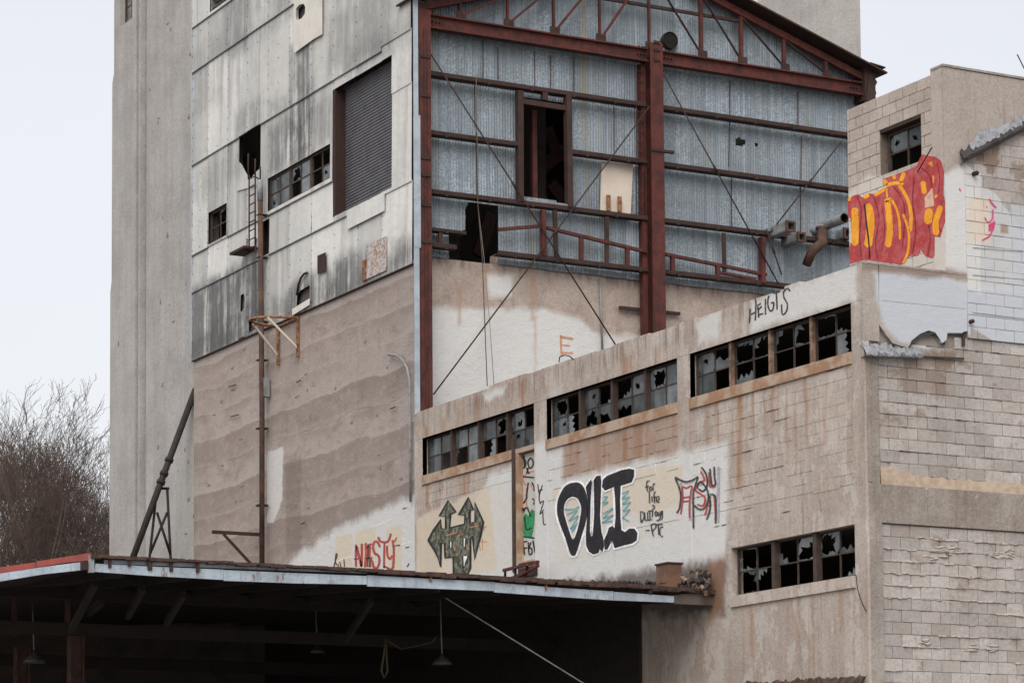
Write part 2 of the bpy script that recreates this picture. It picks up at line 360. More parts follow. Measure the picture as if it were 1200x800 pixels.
def mat_end_wall():
    t = T('end_wall_masonry'); c = weather(t, (.435,.408,.388), (.37,.342,.322), (.24,.195,.165), .45, .45, 2., .32)
    tn = t.nd('TexWhiteNoise', {'W': t.math('MULTIPLY', t.rand(), 77.)}, noise_dimensions='1D').outputs[0]
    c = t.mix(t.step(tn, .6, 1., 0., .35), c, (.34,.28,.235))
    stn = t.step(t.noise(1.9, 5, .7), .56, .68); c = t.mix(t.math('MULTIPLY', stn, .6), c, (.21,.145,.10))
    for b, k in (([(1055,430),(1110,435),(1110,465),(1060,460)], .5), ([(1060,410),(1125,412),(1120,432),(1062,432)], .6), ([(1140,160),(1175,165),(1165,205),(1145,190)], .75), ([(1185,190),(1200,190),(1200,215),(1188,208)], .6)):
        c = t.mix(t.math('MULTIPLY', t.poly([PE(*p) for p in b], .08, .5, 4.), k), c, (.19,.125,.085))
    for b, k, cl in (([(1026,324),(1137,335),(1137,392),(1090,408),(1055,402),(1036,384)], .95, BLUEW), ([(1132,330),(1230,340),(1230,412),(1185,412),(1165,400),(1132,396)], .95, BLUEW),
                     ([(1106,205),(1132,192),(1150,205),(1150,345),(1106,330)], .95, (.62,.625,.62)), ([(1150,205),(1165,225),(1230,250),(1230,345),(1150,340)], .8, (.56,.575,.60)),
                     ([(1185,240),(1230,245),(1230,345),(1185,340)], .7, BLUEW), ([(1135,232),(1160,230),(1160,285),(1135,283)], .75, (.66,.56,.45)), ([(1172,262),(1182,263),(1182,273),(1172,272)], .9, (.33,.255,.20))):
        c = t.mix(t.math('MULTIPLY', t.poly([PE(*p) for p in b], .05, .12, 3.), k), c, cl)
    return t.done(c, concrete_bump(t), .015, .6)
def mat_stucco():
    t = T('brown_stucco'); c = weather(t, (.40,.36,.325), (.345,.30,.265), (.24,.19,.155), .3, .45, 6.)
    for b, k, cl in (([(1106,205),(1132,192),(1150,205),(1150,345),(1106,330)], .95, (.62,.625,.62)), ([(1010,308),(1135,322),(1135,330),(1010,316)], .8, (.26,.20,.16)), ([(1024,320),(1080,323),(1137,333),(1137,392),(1090,408),(1055,402),(1036,384),(1026,345)], .95, BLUEW), ([(1010,308),(1150,318),(1150,324),(1075,324),(1010,316)], .6, (.24,.185,.15))):
        c = t.mix(t.math('MULTIPLY', t.poly([PE(*p) for p in b], .14, .22, 2.2), k), c, cl)
    return t.done(c, concrete_bump(t), .015, .6)
def mat_band():
    t = T('band_concrete'); c = weather(t, (.37,.335,.30), (.27,.235,.205), (.155,.115,.09), .45, .6, 8.)
    e = t.step(t.noise(3., 5, .7), .62, .72); c = t.mix(t.math('MULTIPLY', e, .6), c, (.55,.53,.51))
    return t.done(c, concrete_bump(t), .02, .7)
def mat_pent():
    t = T('roof_block_masonry'); c = weather(t, (.475,.42,.375), (.42,.36,.315), (.26,.195,.155), .3, .35, 4., .16)
    c = t.mix(t.math('MULTIPLY', t.poly([PP(980,240), PP(1033,190), PP(1060,205), PP(1112,205), PP(1112,330), PP(980,330)], .12, .25), .85), c, (.64,.60,.55))
    return t.done(c, concrete_bump(t), .015, .6)
def mat_panel():
    t = T('grey_cladding_panel'); sd = t.vmul(t.nd('CombineXYZ', {0: t.rand(), 1: t.rand(), 2: t.rand()}).outputs[0], (0., 0., 40.))
    v = t.vadd(t.pos(), sd)
    c = t.mix(t.step(t.noise(1.1, 4, .6, (1,1,.3), v), .35, .7), (.70,.70,.68), (.57,.575,.565))
    st = t.step(t.noise(3.2, 5, .6, (1,1,.035), v), .56, .78); c = t.mix(t.math('MULTIPLY', st, .6), c, (.28,.28,.28))
    st2 = t.step(t.noise(10., 4, .7, (1,1,.03), v), .55, .78); c = t.mix(t.math('MULTIPLY', st2, .3), c, (.30,.29,.28))
    for b, k in (([(222,340),(308,300),(308,390),(222,430)], .85), ([(222,395),(308,355),(308,395),(222,432)], .55), ([(300,360),(372,325),(372,372),(300,400)], .6), ([(372,340),(484,285),(484,318),(372,368)], .55), ([(224,60),(262,40),(262,120),(224,140)], .3), ([(285,-20),(345,-60),(345,20),(285,60)], .35), ([(410,60),(484,20),(484,50),(410,95)], .3), ([(315,150),(392,110),(392,165),(315,205)], .55), ([(276,130),(310,110),(310,150),(276,165)], .5), ([(225,200),(300,160),(300,200),(225,240)], .3), ([(340,60),(366,40),(366,190),(340,205)], .8), ([(315,120),(370,90),(370,180),(315,212)], .4), ([(372,318),(415,300),(415,350),(372,362)], .85),
                 ([(296,300),(312,292),(312,390),(296,395)], .8), ([(345,330),(372,318),(372,365),(330,385)], .6), ([(395,300),(440,285),(440,330),(395,350)], .6), ([(460,285),(484,275),(484,310),(460,320)], .6), ([(385,20),(460,-20),(460,60),(385,90)], .4), ([(262,5),(292,-10),(292,60),(262,70)], .55)):
        m = t.poly([PW(*p) for p in b], .5, .6); sk = t.step(t.math('ADD', t.math('MULTIPLY', t.noise(4.6, 5, .65, (1,1,.05)), .7), t.math('MULTIPLY', t.noise(2., 5, .7), .3)), .34, .56)
        c = t.mix(t.math('MULTIPLY', t.math('MULTIPLY', m, sk), k), c, (.085,.085,.088))
    tn = t.nd('TexWhiteNoise', {'W': t.math('MULTIPLY', t.rand(), 91.)}, noise_dimensions='1D').outputs[0]
    k = t.math('MULTIPLY_ADD', t.step(tn, .0, 1.), .26); k.node.inputs[2].default_value = .80
    c = t.mix(1., c, t.nd('CombineColor', {0: k, 1: k, 2: t.math('MULTIPLY', k, .985)}).outputs[0], 'MULTIPLY')
    dk = t.math('MULTIPLY', t.step(t.rand(), .72, .95), t.step(t.noise(2.6, 5, .6, (1,1,.08), v), .36, .62)); c = t.mix(t.math('MULTIPLY', dk, .6), c, (.22,.22,.225))
    rt = t.math('MULTIPLY', t.step(t.noise(4., 5, .7, (1,1,.03), t.vadd(t.pos(), (3.,7.,1.))), .64, .76), t.step(t.noise(.7, 2), .48, .62))
    c = t.mix(t.math('MULTIPLY', rt, .7), c, (.36,.23,.15))
    return t.done(c, t.math('ADD', t.noise(6, 3), t.math('MULTIPLY', t.noise(1.1, 2), 3.)), .03, .5, .6)
def mat_galv():
    t = T('galvanised_sheet'); r = t.rand()
    sp = t.nd('TexVoronoi', {'Vector': t.vmul(t.pos(), (1,.3,1)), 'Scale': 30.}).outputs['Color']
    gs = t.nd('RGBToBW', {0: sp}).outputs[0]
    c = t.mix(t.step(gs, .2, .8), (.205,.255,.295), (.385,.44,.485))
    c = t.mix(t.step(t.noise(.9, 4, .6), .4, .65, 0., .6), c, (.265,.31,.35)); pt = t.step(t.noise(1.6, 6, .75), .52, .64); c = t.mix(t.math('MULTIPLY', pt, .4), c, (.17,.20,.225))
    k = t.math('MULTIPLY_ADD', r, .34); k.node.inputs[2].default_value = .80
    c = t.mix(1., c, t.nd('CombineColor', {0: k, 1: k, 2: k}).outputs[0], 'MULTIPLY')
    vs_ = t.noise(9., 3, .7, (1,1,.012)); c = t.mix(t.step(vs_, .42, .62, .0, .42), c, (.15,.18,.205))
    vh = t.noise(6., 3, .7, (1,1,.02), t.vadd(t.pos(), (2.,0.,5.))); c = t.mix(t.step(vh, .55, .7, .0, .45), c, (.42,.475,.52))
    st = t.step(t.noise(2.2, 4, .6, (1,1,.02)), .60, .68); c = t.mix(t.math('MULTIPLY', st, .5), c, (.29,.235,.15))
    dk = t.step(t.noise(3.4, 4, .6, (1,1,.05)), .56, .75); c = t.mix(t.math('MULTIPLY', dk, .5), c, (.12,.14,.155))
    t.b.inputs['Metallic'].default_value = .15
    return t.done(c, t.noise(60, 3), .002, .6, t.step(gs, 0, 1, .5, .75))
def mat_steel(name='red_oxide_steel', a=(.118,.034,.028), b=(.062,.024,.021)):
    t = T(name); c = t.mix(t.step(t.noise(3.2, 6, .7), .38, .68), a, b)
    c = t.mix(t.math('MULTIPLY', t.step(t.noise(9., 6, .75, (1,1,.4)), .48, .68), .8), c, (.03,.02,.018))
    c = t.mix(t.math('MULTIPLY', t.step(t.noise(5., 5, .7), .64, .78), .35), c, (.17,.085,.055))
    return t.done(c, t.noise(35, 5), .006, .7, .75)
def mat_rust(name, a, b, sc=7): 
    t = T(name); c = t.mix(t.step(t.noise(sc, 6, .7), .40, .62), a, b)
    return t.done(c, t.noise(40, 5), .006, .8, .85)
def mat_glass():
    t = T('dusty_glass'); t.b.inputs['Roughness'].default_value = .12; t.b.inputs['Specular IOR Level'].default_value = .6
    c = t.mix(t.step(t.noise(3., 4), .35, .7), (.18,.205,.22), (.08,.095,.102)); t.put(t.b.inputs['Base Color'], c)
    tr = t.nd('BsdfTransparent', {0: (.75,.8,.82)}); f = t.math('MULTIPLY', t.step(t.noise(2.2, 3), .3, .7, .7, 1.), t.step(t.rand(), 0., 1., .45, 1.))
    mx = t.nd('MixShader', {0: f, 1: tr.outputs[0], 2: t.b.outputs[0]}); t.t.links.new(mx.outputs[0], t.out.inputs[0]); return t.m
def mat_spray(name, col, wear=.12, col2=None, sc=5):
    t = T(name); c = t.mix(t.step(t.noise(sc, 5, .7), .4, .65), col, col2 or tuple(min(1, x*1.25+.01) for x in col)); t.put(t.b.inputs['Base Color'], c)
    tr = t.nd('BsdfTransparent'); f = t.step(t.noise(14, 5, .7), .62-wear, .75, 1., .3)
    at = t.nd('Attribute', attribute_name='paint').outputs['Fac']
    ed = t.step(t.math('ADD', at, t.math('MULTIPLY', t.math('SUBTRACT', t.noise(38, 4, .7), .5), .9)), .15, .75)
    f = t.math('MULTIPLY', f, ed)
    mx = t.nd('MixShader', {0: f, 1: tr.outputs[0], 2: t.b.outputs[0]}); t.t.links.new(mx.outputs[0], t.out.inputs[0])
    t.put(t.b.inputs['Normal'], t.nd('Bump', {'Height': t.noise(30, 4, .7), 'Distance': .01, 'Strength': .6}).outputs[0]); return t.m

SPALL = mat_rust('spalled_concrete', (.20,.15,.125), (.27,.23,.205), 10)
TOWER, POUR, FACADE, WALL, END, STUCCO, BAND, PENT = mat_tower(), mat_pour(), mat_facade(), mat_window_wall(), mat_end_wall(), mat_stucco(), mat_band(), mat_pent()
PANEL, GALV, STEEL, GLASS = mat_panel(), mat_galv(), mat_steel(), mat_glass()
DKSTEEL = mat_steel('dark_rusted_steel', (.060,.033,.028), (.036,.023,.020))
BRNSTEEL = mat_steel('shutter_jamb_steel', (.05,.026,.023), (.035,.02,.018))
INNERDK = simple('shade_darkened_interior', (.11,.095,.087), (.075,.064,.058), .95, 1.5, .01)  # interior tone darkened to deepen the shade behind openings and canopy
SASH = mat_rust('rusty_sash', (.055,.042,.037), (.085,.058,.045))
SILL = mat_rust('stained_sill', (.45,.355,.28), (.34,.20,.12), 3)
MULL = mat_rust('pale_rusty_mullion', (.30,.205,.15), (.12,.075,.055), 5)
ORUST = mat_rust('orange_rust', (.33,.165,.085), (.12,.065,.04), 9)
MORTAR = mat_rust('sandy_mortar', (.47,.385,.30), (.38,.285,.21), 6)
RIDGE = simple('squeezed_mortar', (.46,.41,.37), (.36,.31,.27))
FLASHBLUE = mat_rust('pale_blue_flashing', (.42,.48,.54), (.33,.38,.43), 2)
def mat_fascia():
    t = T('pale_blue_fascia'); c = t.mix(t.step(t.noise(1.5, 5, .65), .4, .65), (.42,.49,.56), (.31,.36,.415))
    rs_ = t.math('MULTIPLY', t.step(t.noise(5., 6, .75, (1,1,.35)), .56, .66), t.step(t.noise(.9, 3), .42, .6)); c = t.mix(t.math('MULTIPLY', rs_, .8), c, (.17,.09,.06))
    gm = t.step(t.noise(9., 4, .7, (1,1,.15)), .52, .7); c = t.mix(t.math('MULTIPLY', gm, .45), c, (.20,.22,.24))
    return t.done(c, t.math('ADD', t.noise(2.5, 3), t.math('MULTIPLY', t.noise(25, 4), .2)), .06, .8, .55)
FASCIA = mat_fascia()
REDTRIM = mat_rust('red_trim', (.34,.085,.07), (.25,.07,.06), 2)
SHUT = simple('shutter_slats', (.135,.135,.15), (.10,.10,.11), .55, 3, .002)
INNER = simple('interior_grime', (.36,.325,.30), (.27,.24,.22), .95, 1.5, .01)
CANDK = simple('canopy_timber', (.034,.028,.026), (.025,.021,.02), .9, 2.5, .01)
CANPOST = mat_steel('canopy_post_steel', (.095,.050,.044), (.065,.038,.034))
TAR = simple('roof_tar', (.06,.055,.052), (.035,.033,.032), .9, 5, .02)
LEAD = simple('crumpled_grey_sheet', (.33,.345,.37), (.17,.18,.20), .5, 9, .05)
CREAMB = mat_rust('cream_board', (.60,.53,.45), (.55,.48,.41), 2)
PATCH = mat_rust('cream_patch_sheet', (.70,.68,.62), (.64,.61,.55), 2)
BLACK = simple('opening_shade', (.018,.016,.015), (.012,.011,.01), .95)  # flat black standing for the shade inside duct mouths and vent hole
BOARDP = mat_rust('flaked_blue_board', (.52,.55,.57), (.36,.19,.10), 12)
MORTL = simple('grey_mortar', (.31,.27,.24), (.22,.185,.16), .95, 3, .01)
MORTD = simple('dark_mortar', (.20,.165,.14), (.13,.105,.09), .95, 5, .01)
LAPM = simple('lap_strip_metal', (.17,.185,.205), (.10,.105,.115), .6)
STEEL_SHADE = simple('dark_steel_and_shade', (.032,.027,.025), (.022,.018,.017), .7)  # dark spout steel, also the painted shade of the canopy wall lining
GREYTUBE = simple('grey_conduit', (.27,.29,.31), (.18,.17,.16), .6)
BARK = simple('bare_bark', (.115,.086,.072), (.075,.055,.046), .95, 3, .01)
GROUND = simple('yard_gravel', (.22,.205,.19), (.15,.14,.125), .95, 1.2, .03)
ROPE = simple('frayed_rope', (.12,.095,.06), (.08,.06,.04))
LAMPM = simple('enamel_shade', (.10,.10,.10), (.06,.06,.06), .4)
WIRE = simple('dull_wire', (.24,.25,.25), (.15,.15,.15), .5)

# ================================================================== SETTING
g = MB()
n = 24
for i in range(n+1):
    for j in range(n+1):
        u, v = (i/n*2-1), (j/n*2-1); x, y = 20+u*abs(u)*1500, 45+v*abs(v)*1500
        g.v.append((x, y, -.02 if math.hypot(x-20, y-45) < 120 else -.3+1.2*noise.noise((x*.006, y*.006, 0))))
for i in range(n):
    for j in range(n):
        a = i*(n+1)+j; g.f.append((a, a+n+1, a+n+2, a+1))
g.obj('ground', GROUND, kind='structure')

# ================================================================== GRAIN ELEVATOR (tall concrete tower behind)
YT = PW(226, 424).y                                  # where cladding ends and tower starts
el = thing('grain_elevator', (30, YT, 0), 'tall grey poured concrete elevator tower with vertical ribs, behind the clad mill', 'building')
XT = X0+.12
yR0, yR1 = PW(166.5, 300).y, PW(157.5, 300).y        # rib position
yE = PW(128, 400).y                                  # far edge
XR = PF(1008, 40, YT).x
wz0 = PW(153, 22).z; wy0, wy1 = PW(154, 10).y, PW(140, 10).y
m = MB()
holed(m, lambda u, v, w: (XT+w, u, v), YT-.02, yR0, 0, 34, [], .35); m.obj('west_wall', TOWER, el)
m = MB().box((XT+.02, YT-.02, 0), (XR, YT+.35, 34)); m.obj('south_wall', TOWER, el)
m = MB().box((XR-.3, YT+.36, 0), (XR-.001, yE-.1, 33.9)); m.obj('east_wall', TOWER, el)
m = MB().box((XT+.4, yE-.35, 0), (XR-.31, yE-.12, 33.9)); m.obj('north_wall', TOWER, el)
m = MB().box((XT+.4, YT+.4, 33.6), (XR-.35, yE-.4, 33.85)); m.obj('roof', TOWER, el)
m = MB(); holed(m, lambda u, v, w: (XT-.10+w, u, v), yR1, yE-.25, 0, 34, [(wy0, wy1, wz0, wz0+1.6)], .4); m.obj('corner_pier', TOWER, el)
wR = yR1-yR0
for i, (f0, f1, dx) in enumerate(((0, .28, .30), (.28, .5, -.10), (.5, .78, .30), (.78, 1, -.12))):
    MB().box((XT-.02+dx, yR0+wR*f0+.0005, 0), (XT+.34, yR0+wR*f1-.0005, 34)).obj('rib' if dx < .1 else 'groove', TOWER, el)
rs_ = random.Random(31)
for i in range(26):                                   # spalled pock marks with rusty tie ends
    y, z = rs_.uniform(YT+.2, yR0-.2), rs_.uniform(9, 27); w_, h_ = rs_.uniform(.03, .12), rs_.uniform(.03, .09)
    m = MB(); n_ = 9; ring = []
    for k in range(n_):
        a_ = 2*math.pi*k/n_; q = rs_.uniform(.6, 1.2); ring.append((XT-.001, y+w_*q*math.cos(a_), z+h_*q*math.sin(a_)))
    m.add(ring+[(XT-.012, y, z)], [(k, (k+1) % n_, n_) for k in range(n_)]); m.obj('spall', SPALL, el)
# thicker outer edge low down, chamfered step
for z, e in ((PW(131, 85).z, .16), (PW(128, 330).z, .10)):
    m = MB(); y = yE-.25+(.0 if e > .12 else .16)
    m.add([(XT-.09,y,0),(XT+.3,y,0),(XT+.3,y+e,0),(XT-.09,y+e,0),(XT-.09,y,z),(XT+.3,y,z),(XT+.3,y+e,z-.3),(XT-.09,y+e,z-.3)], [(3,2,1,0),(4,5,6,7),(0,1,5,4),(1,2,6,5),(2,3,7,6),(3,0,4,7)])
    m.obj('plinth_edge', TOWER, el)
def sash_window(parent, place, u0, u1, v0, v1, cols, rows, styles, seed, depth=.10, fw=.045, mw=.025, name='window'):
    """steel sash: frame + muntins as one part, panes as its sub-parts. place(u,v,w)"""
    r = random.Random(seed); m = MB()
    def bar(a, b, c, d, w0, w1):
        P = [place(a,c,w0),place(b,c,w0),place(b,d,w0),place(a,d,w0),place(a,c,w1),place(b,c,w1),place(b,d,w1),place(a,d,w1)]
        m.add(P, [(3,2,1,0),(4,5,6,7),(0,1,5,4),(1,2,6,5),(2,3,7,6),(3,0,4,7)])
    bar(u0, u0+fw, v0, v1, depth, depth+.05); bar(u1-fw, u1, v0, v1, depth, depth+.05)
    bar(u0+fw, u1-fw, v0, v0+fw, depth+.003, depth+.047); bar(u0+fw, u1-fw, v1-fw, v1, depth+.003, depth+.047)
    cu = [u0+fw+(u1-u0-2*fw)*i/cols for i in range(cols+1)]; cv = [v0+fw+(v1-v0-2*fw)*i/rows for i in range(rows+1)]
    for a in cu[1:-1]: bar(a-mw/2, a+mw/2, v0+fw, v1-fw, depth+.01, depth+.04)
    for b in cv[1:-1]: bar(u0+fw, u1-fw, b-mw/2, b+mw/2, depth+.013, depth+.037)
    win = m.obj(name, SASH, parent)
    k = 0
    for j in range(rows):
        for i in range(cols):
            st = styles[k % len(styles)]; k += 1
            if st == '.': continue
            a, b, c, d = cu[i]+.008, cu[i+1]-.008, cv[j]+.008, cv[j+1]-.008; p = MB(); w = depth+.025
            if st == 'F': p.add([place(a,c,w),place(b,c,w),place(b,d,w),place(a,d,w)], [(0,1,2,3)])
            elif st == 'C':
                cor = [(a,c),(b,c),(b,d),(a,d)]; k0 = r.randrange(4); two = r.random() < .45
                E = lambda i, t_: (cor[i % 4][0]+(cor[(i+1) % 4][0]-cor[i % 4][0])*t_, cor[i % 4][1]+(cor[(i+1) % 4][1]-cor[i % 4][1])*t_)
                A_ = E(k0, r.uniform(.25, .9)); B_ = E(k0+(2 if two else 1), r.uniform(.15, .8)); J = [A_]; nj = r.randint(4, 7)
                for i_ in range(1, nj):
                    f_ = i_/nj; am = (.16 if i_ % 2 else -.10)*r.uniform(.4, 1.3)*min(b-a, d-c)
                    dx_, dy_ = B_[0]-A_[0], B_[1]-A_[1]; l_ = math.hypot(dx_, dy_) or 1
                    J.append((min(b, max(a, A_[0]+dx_*f_-dy_/l_*am)), min(d, max(c, A_[1]+dy_*f_+dx_/l_*am))))
                J.append(B_); J += ([cor[(k0+2) % 4], cor[(k0+1) % 4]] if two else [cor[(k0+1) % 4]])
                sheetpoly(p, J, None, lambda u, v, q_: place(u, v, w))
            else:
                N = 18 if st != 'S' else 24; cx, cy = (a+b)/2, (c+d)/2; off = (r.uniform(-.3,.3)*(b-a), r.uniform(-.3,.3)*(d-c)); V = []
                ths = sorted((q+r.uniform(-.38,.38))*2*math.pi/N for q in range(N)); side = r.uniform(0, 6.28)
                for q, th in enumerate(ths):
                    dx, dy = math.cos(th), math.sin(th)
                    sc = min((b-a)/2/max(abs(dx),1e-6), (d-c)/2/max(abs(dy),1e-6)); ox, oy = cx+dx*sc, cy+dy*sc
                    base = noise.noise((math.cos(th)*1.1+seed*3.1, math.sin(th)*1.1+k*1.7, seed*.7)); bias = .5+.5*math.cos(th-side)
                    zig = r.uniform(.0, .22) if q % 2 else -r.uniform(.0, .16)
                    if st == 'H': fr = .62+.45*base+zig+.2*bias
                    elif st == 'h': fr = .26+.2*base+zig*.8
                    else: fr = 1.0-(.55 if bias > .72 else .12)*abs(r.gauss(0, .55))+zig*.3*bias
                    fr = max(.08, min(.997, fr))
                    V += [(ox, oy), (cx+off[0]*(1-fr)+(ox-cx)*fr, cy+off[1]*(1-fr)+(oy-cy)*fr)]
                p.add([place(x, y, w) for x, y in V], [(2*q, 2*((q+1) % N), 2*((q+1) % N)+1, 2*q+1) for q in range(N)])
            p.obj('pane', GLASS, win)
    return win
sash_window(el, lambda u, v, w: (XT-.10+w, u, v), wy0, wy1, wz0, wz0+1.6, 2, 3, 'HSF.SH', 3, .15)
m = MB().box((XT+.31, wy0-.5, wz0-.5), (XT+.36, wy1+.4, wz0+2.2)); m.obj('window_backing', INNER, el)

# ================================================================== CLAD MILL (concrete base, grey sheet cladding)
YC = PW(484, 300).y                                   # near corner of the clad wall
mill = thing('mill_house', (32, 60, 0), 'tall mill with dirty grey cladding panels over banded brown concrete, rolling shutter in its wall', 'building')
ZB = 15.07                                            # cladding bottom
rect = lambda tl, br: (PW(*br).y, PW(*tl).y, PW(*br).z, PW(*tl).z)   # y0,y1,z0,z1
O1 = (PW(306,150).y, PW(280,160).y, PW(296,212).z, PW(306,145).z)
O2 = (PW(388.2,200).y, PW(314.5,230).y, PW(315,249).z+.02, PW(314.5,209.5).z)
O3 = (PW(267,260).y, PW(245.3,260).y, PW(245.6,286.9).z, PW(245,250).z)
O4 = (PW(460.3,150).y, PW(390.3,150).y, PW(390.5,255).z, PW(390,106.3).z)
O5 = (PW(268,2).y, PW(246.9,10).y, PW(246.9,15.6).z, PW(246.9,15.6).z+2.2)
O7 = (PW(316,275).y, PW(308,275).y, PW(312,299).z, PW(312,258).z)
HO = [O1, O2, O3, O4, O5, O7]
m = MB().box((X0+.02, YC+.02, 0), (X0+.4, YT-.03, ZB+.1)); m.obj('concrete_wall', POUR, mill)
m = MB(); holed(m, lambda u, v, w: (X0+.07+w, u, v), YC+.05, YT-.03, ZB+.11, 28, [(a, b, c, d) for a, b, c, d in [(O1[0]-.3, O1[1]+.4, O1[2]-.1, O1[3]+.4)]+HO[1:3]+[(O4[0], O4[1], O4[2], O4[3]+.15)]+HO[4:5]+[(O7[0]-.1, O7[1]+.3, O7[2]-.2, O7[3]+.2)]], .2); m.obj('backing_wall', INNERDK, mill)
XM = PF(888, 5, YS+1.2).x
m = MB().box((X0+.28, YS+1.2, 22.2), (XM, YS+1.4, 28)); m.obj('south_upper_wall', PATCH, mill)
m = MB().box((XM-.2, YS+1.41, 15), (XM, YT-.05, 28)); m.obj('east_wall', PATCH, mill)
m = MB().box((X0+.1, YC+.1, 28.02), (XM, YT-.05, 28.2)); m.obj('roof', TAR, mill)
m = MB().box((X0+.45, YS+1.0, 14.6), (XM-.25, YT-.4, 14.9)); m.obj('inner_floor', INNERDK, mill)
m = MB().box((X0+4.5, YS+2, 14.95), (X0+4.7, YT-.5, 27.9)); m.obj('inner_partition', INNERDK, mill)
# cladding panels
zl = [ZB]+[PW(224, y).z for y in (343, 299.4, 194.4, 86.3, 34)]; zl += [zl[-1]+2.55]
zr = [ZB, PW(480, 212.5).z, PW(480, 97.5).z, PW(479, 35).z, PW(479,35).z+2.6, PW(479,35).z+5.2]
xs = [224, 244.5, 267.5, 290.5, 315, 340, 365.5, 392, 419, 448.5, 482.5]
ys = [YT if x == 224 else PW(x, 200).y for x in xs]; ys[-1] = YC
polyh = {}                                            # torn holes inside a single panel
def yz(pts): return [(PW(*p).y, PW(*p).z) for p in pts]
T8 = yz([(282.5,346),(286,344),(287.3,350),(286.5,360),(284,366),(282,364)])
T9 = yz([(349.3,19),(350,11),(354,6.5),(359,5),(361,9),(360.5,17),(357,22),(353,24),(350,24)])
T6 = yz([(348.5,359),(349.5,347),(353,340.5),(364.3,334),(364.3,350)])
T10 = yz([(292,376),(296,374),(300,373),(301.5,379),(301,388),(296,388),(292.5,391)])
rivets = MB()
def rivet(y, z, w):
    a = (X0-w-.004, y, z); R = .016
    vs = [(a[0], y+R*math.cos(k*math.pi/3), z+R*math.sin(k*math.pi/3)) for k in range(6)]
    vs2 = [(a[0]-.008, y+R*.6*math.cos(k*math.pi/3), z+R*.6*math.sin(k*math.pi/3)) for k in range(6)]
    rivets.add(vs+vs2, [(5,4,3,2,1,0)[::-1]]+[tuple(range(6, 12))]+[(k, (k+1) % 6, 6+(k+1) % 6, 6+k) for k in range(6)])
pr = random.Random(5)
for ci in range(len(ys)-1):
    ya, yb = ys[ci+1], ys[ci]; zz = zr if ci == len(ys)-2 else zl
    for ri in range(len(zz)-1):
        za, zb = zz[ri]+(.0 if ri == 0 else -.03), zz[ri+1]
        tilt = pr.uniform(.012, .035); o0 = pr.uniform(.0, .010)+(.004 if ci % 2 else 0); dy0 = pr.uniform(-.004, .004)
        place = lambda u, v, w, za=za, zb=zb, tilt=tilt, o0=o0: (X0-o0-tilt*(1-(v-za)/(zb-za))+w, u, v)
        m = MB(); th = None
        for tp in (T6, T8, T9, T10):
            cy, cz = sum(p[0] for p in tp)/len(tp), sum(p[1] for p in tp)/len(tp)
            if ya < cy < yb and za < cz < zb: th = tp
        if th: sheetpoly(m, [(ya+.004,za),(yb-.002,za),(yb-.002,zb),(ya+.004,zb)], th, place, .012)
        else: holed(m, place, ya+.004+dy0*.3, yb-.002, za, zb, HO, .012)
        if m.v: m.obj('panel', PANEL, mill)
        z = za+.12
        while z < zb:
            for yy, dd in ((yb-.02, 0), (ya+(yb-ya)*.5, 1)):
                if dd and pr.random() < .82: continue
                if not any(a-.02 < yy < b+.02 and c < z < d for a, b, c, d in HO): rivet(yy, z, o0+tilt*(1-(z-za)/(zb-za)))
            z += .32*pr.uniform(.85, 1.2)
rivets.obj('rivets', SASH, mill, kind='stuff')
for za in zl[1:-1]:                                   # dark horizontal lap strips
    segs = [(ys[-2]+.0, ys[0])]
    for a, b, c, d in HO:
        if c-.03 < za < d+.03: segs = [t for s0, s1 in segs for t in ((s0, min(s1, a)), (max(s0, b), s1)) if t[1]-t[0] > .05]
    for s0, s1 in segs: MB().box((X0-.044, s0, za-.048), (X0-.002, s1, za-.028)).obj('lap_strip', LAPM, mill)
m = MB().box((X0-.05, YT+.0, ZB-.03), (X0+.0, YT+.045, 28)); m.obj('corner_trim', FLASHBLUE, mill)
m = MB().box((X0-.04, YC-.02, ZB-.03), (X0+.02, YT-.001, ZB-.002)); m.obj('drip_edge', DKSTEEL, mill)
wp = lambda u, v, w: (X0-.02+w, u, v)
# torn flap at the big opening, patch sheets
def wallpoly(name, px, mat, off, th=.012, hole=None, parent=None):
    m = MB(); sheetpoly(m, yz(px), yz(hole) if hole else None, lambda u, v, w: (X0-off+w, u, v), th); return m.obj(name, mat, parent or mill)
wallpoly('torn_flap', [(279.5,188),(285,193),(289,201),(293,208),(296.5,209),(301,203),(306.5,198),(306.5,217),(279.5,224)], PANEL, .05)
wallpoly('patch_sheet', [(347.3,-30),(380.5,-50),(380.5,41),(370,47),(348,63)], PATCH, .075, .015, [(349.5,20),(350,11),(354,6.5),(359,5),(361,9),(360.5,17),(357,22),(353,24),(350,23.5)])
wallpoly('patch_sheet', [(409.5,247.5),(453.2,226),(453.2,247.5),(409.5,269.5)], PANEL, .07, .015)
wallpoly('rusted_board', [(433.5,287.5),(455.5,277),(455.5,317),(432.5,327.5)], BOARDP, .07, .015)
wallpoly('rust_strip', [(428,306),(433,303.5),(432,328.5),(427.5,330.5)], ORUST, .075, .012)
wallpoly('vent_plate', [(375,300),(384.5,296),(384.3,317.5),(375,321.5)], BRNSTEEL, .07, .015)
wallpoly('vent_flap', [(346,362.5),(366,350),(366,357.5),(346,370)], PATCH, .08, .015)
m = MB().tube([PW(348,346,.06), PW(349.5,334,.07), PW(353,325,.08), (PW(356,321,.08)), PW(360,319.5,.07)], .03, 6); m.obj('vent_hood_trim', DKSTEEL, mill, True)
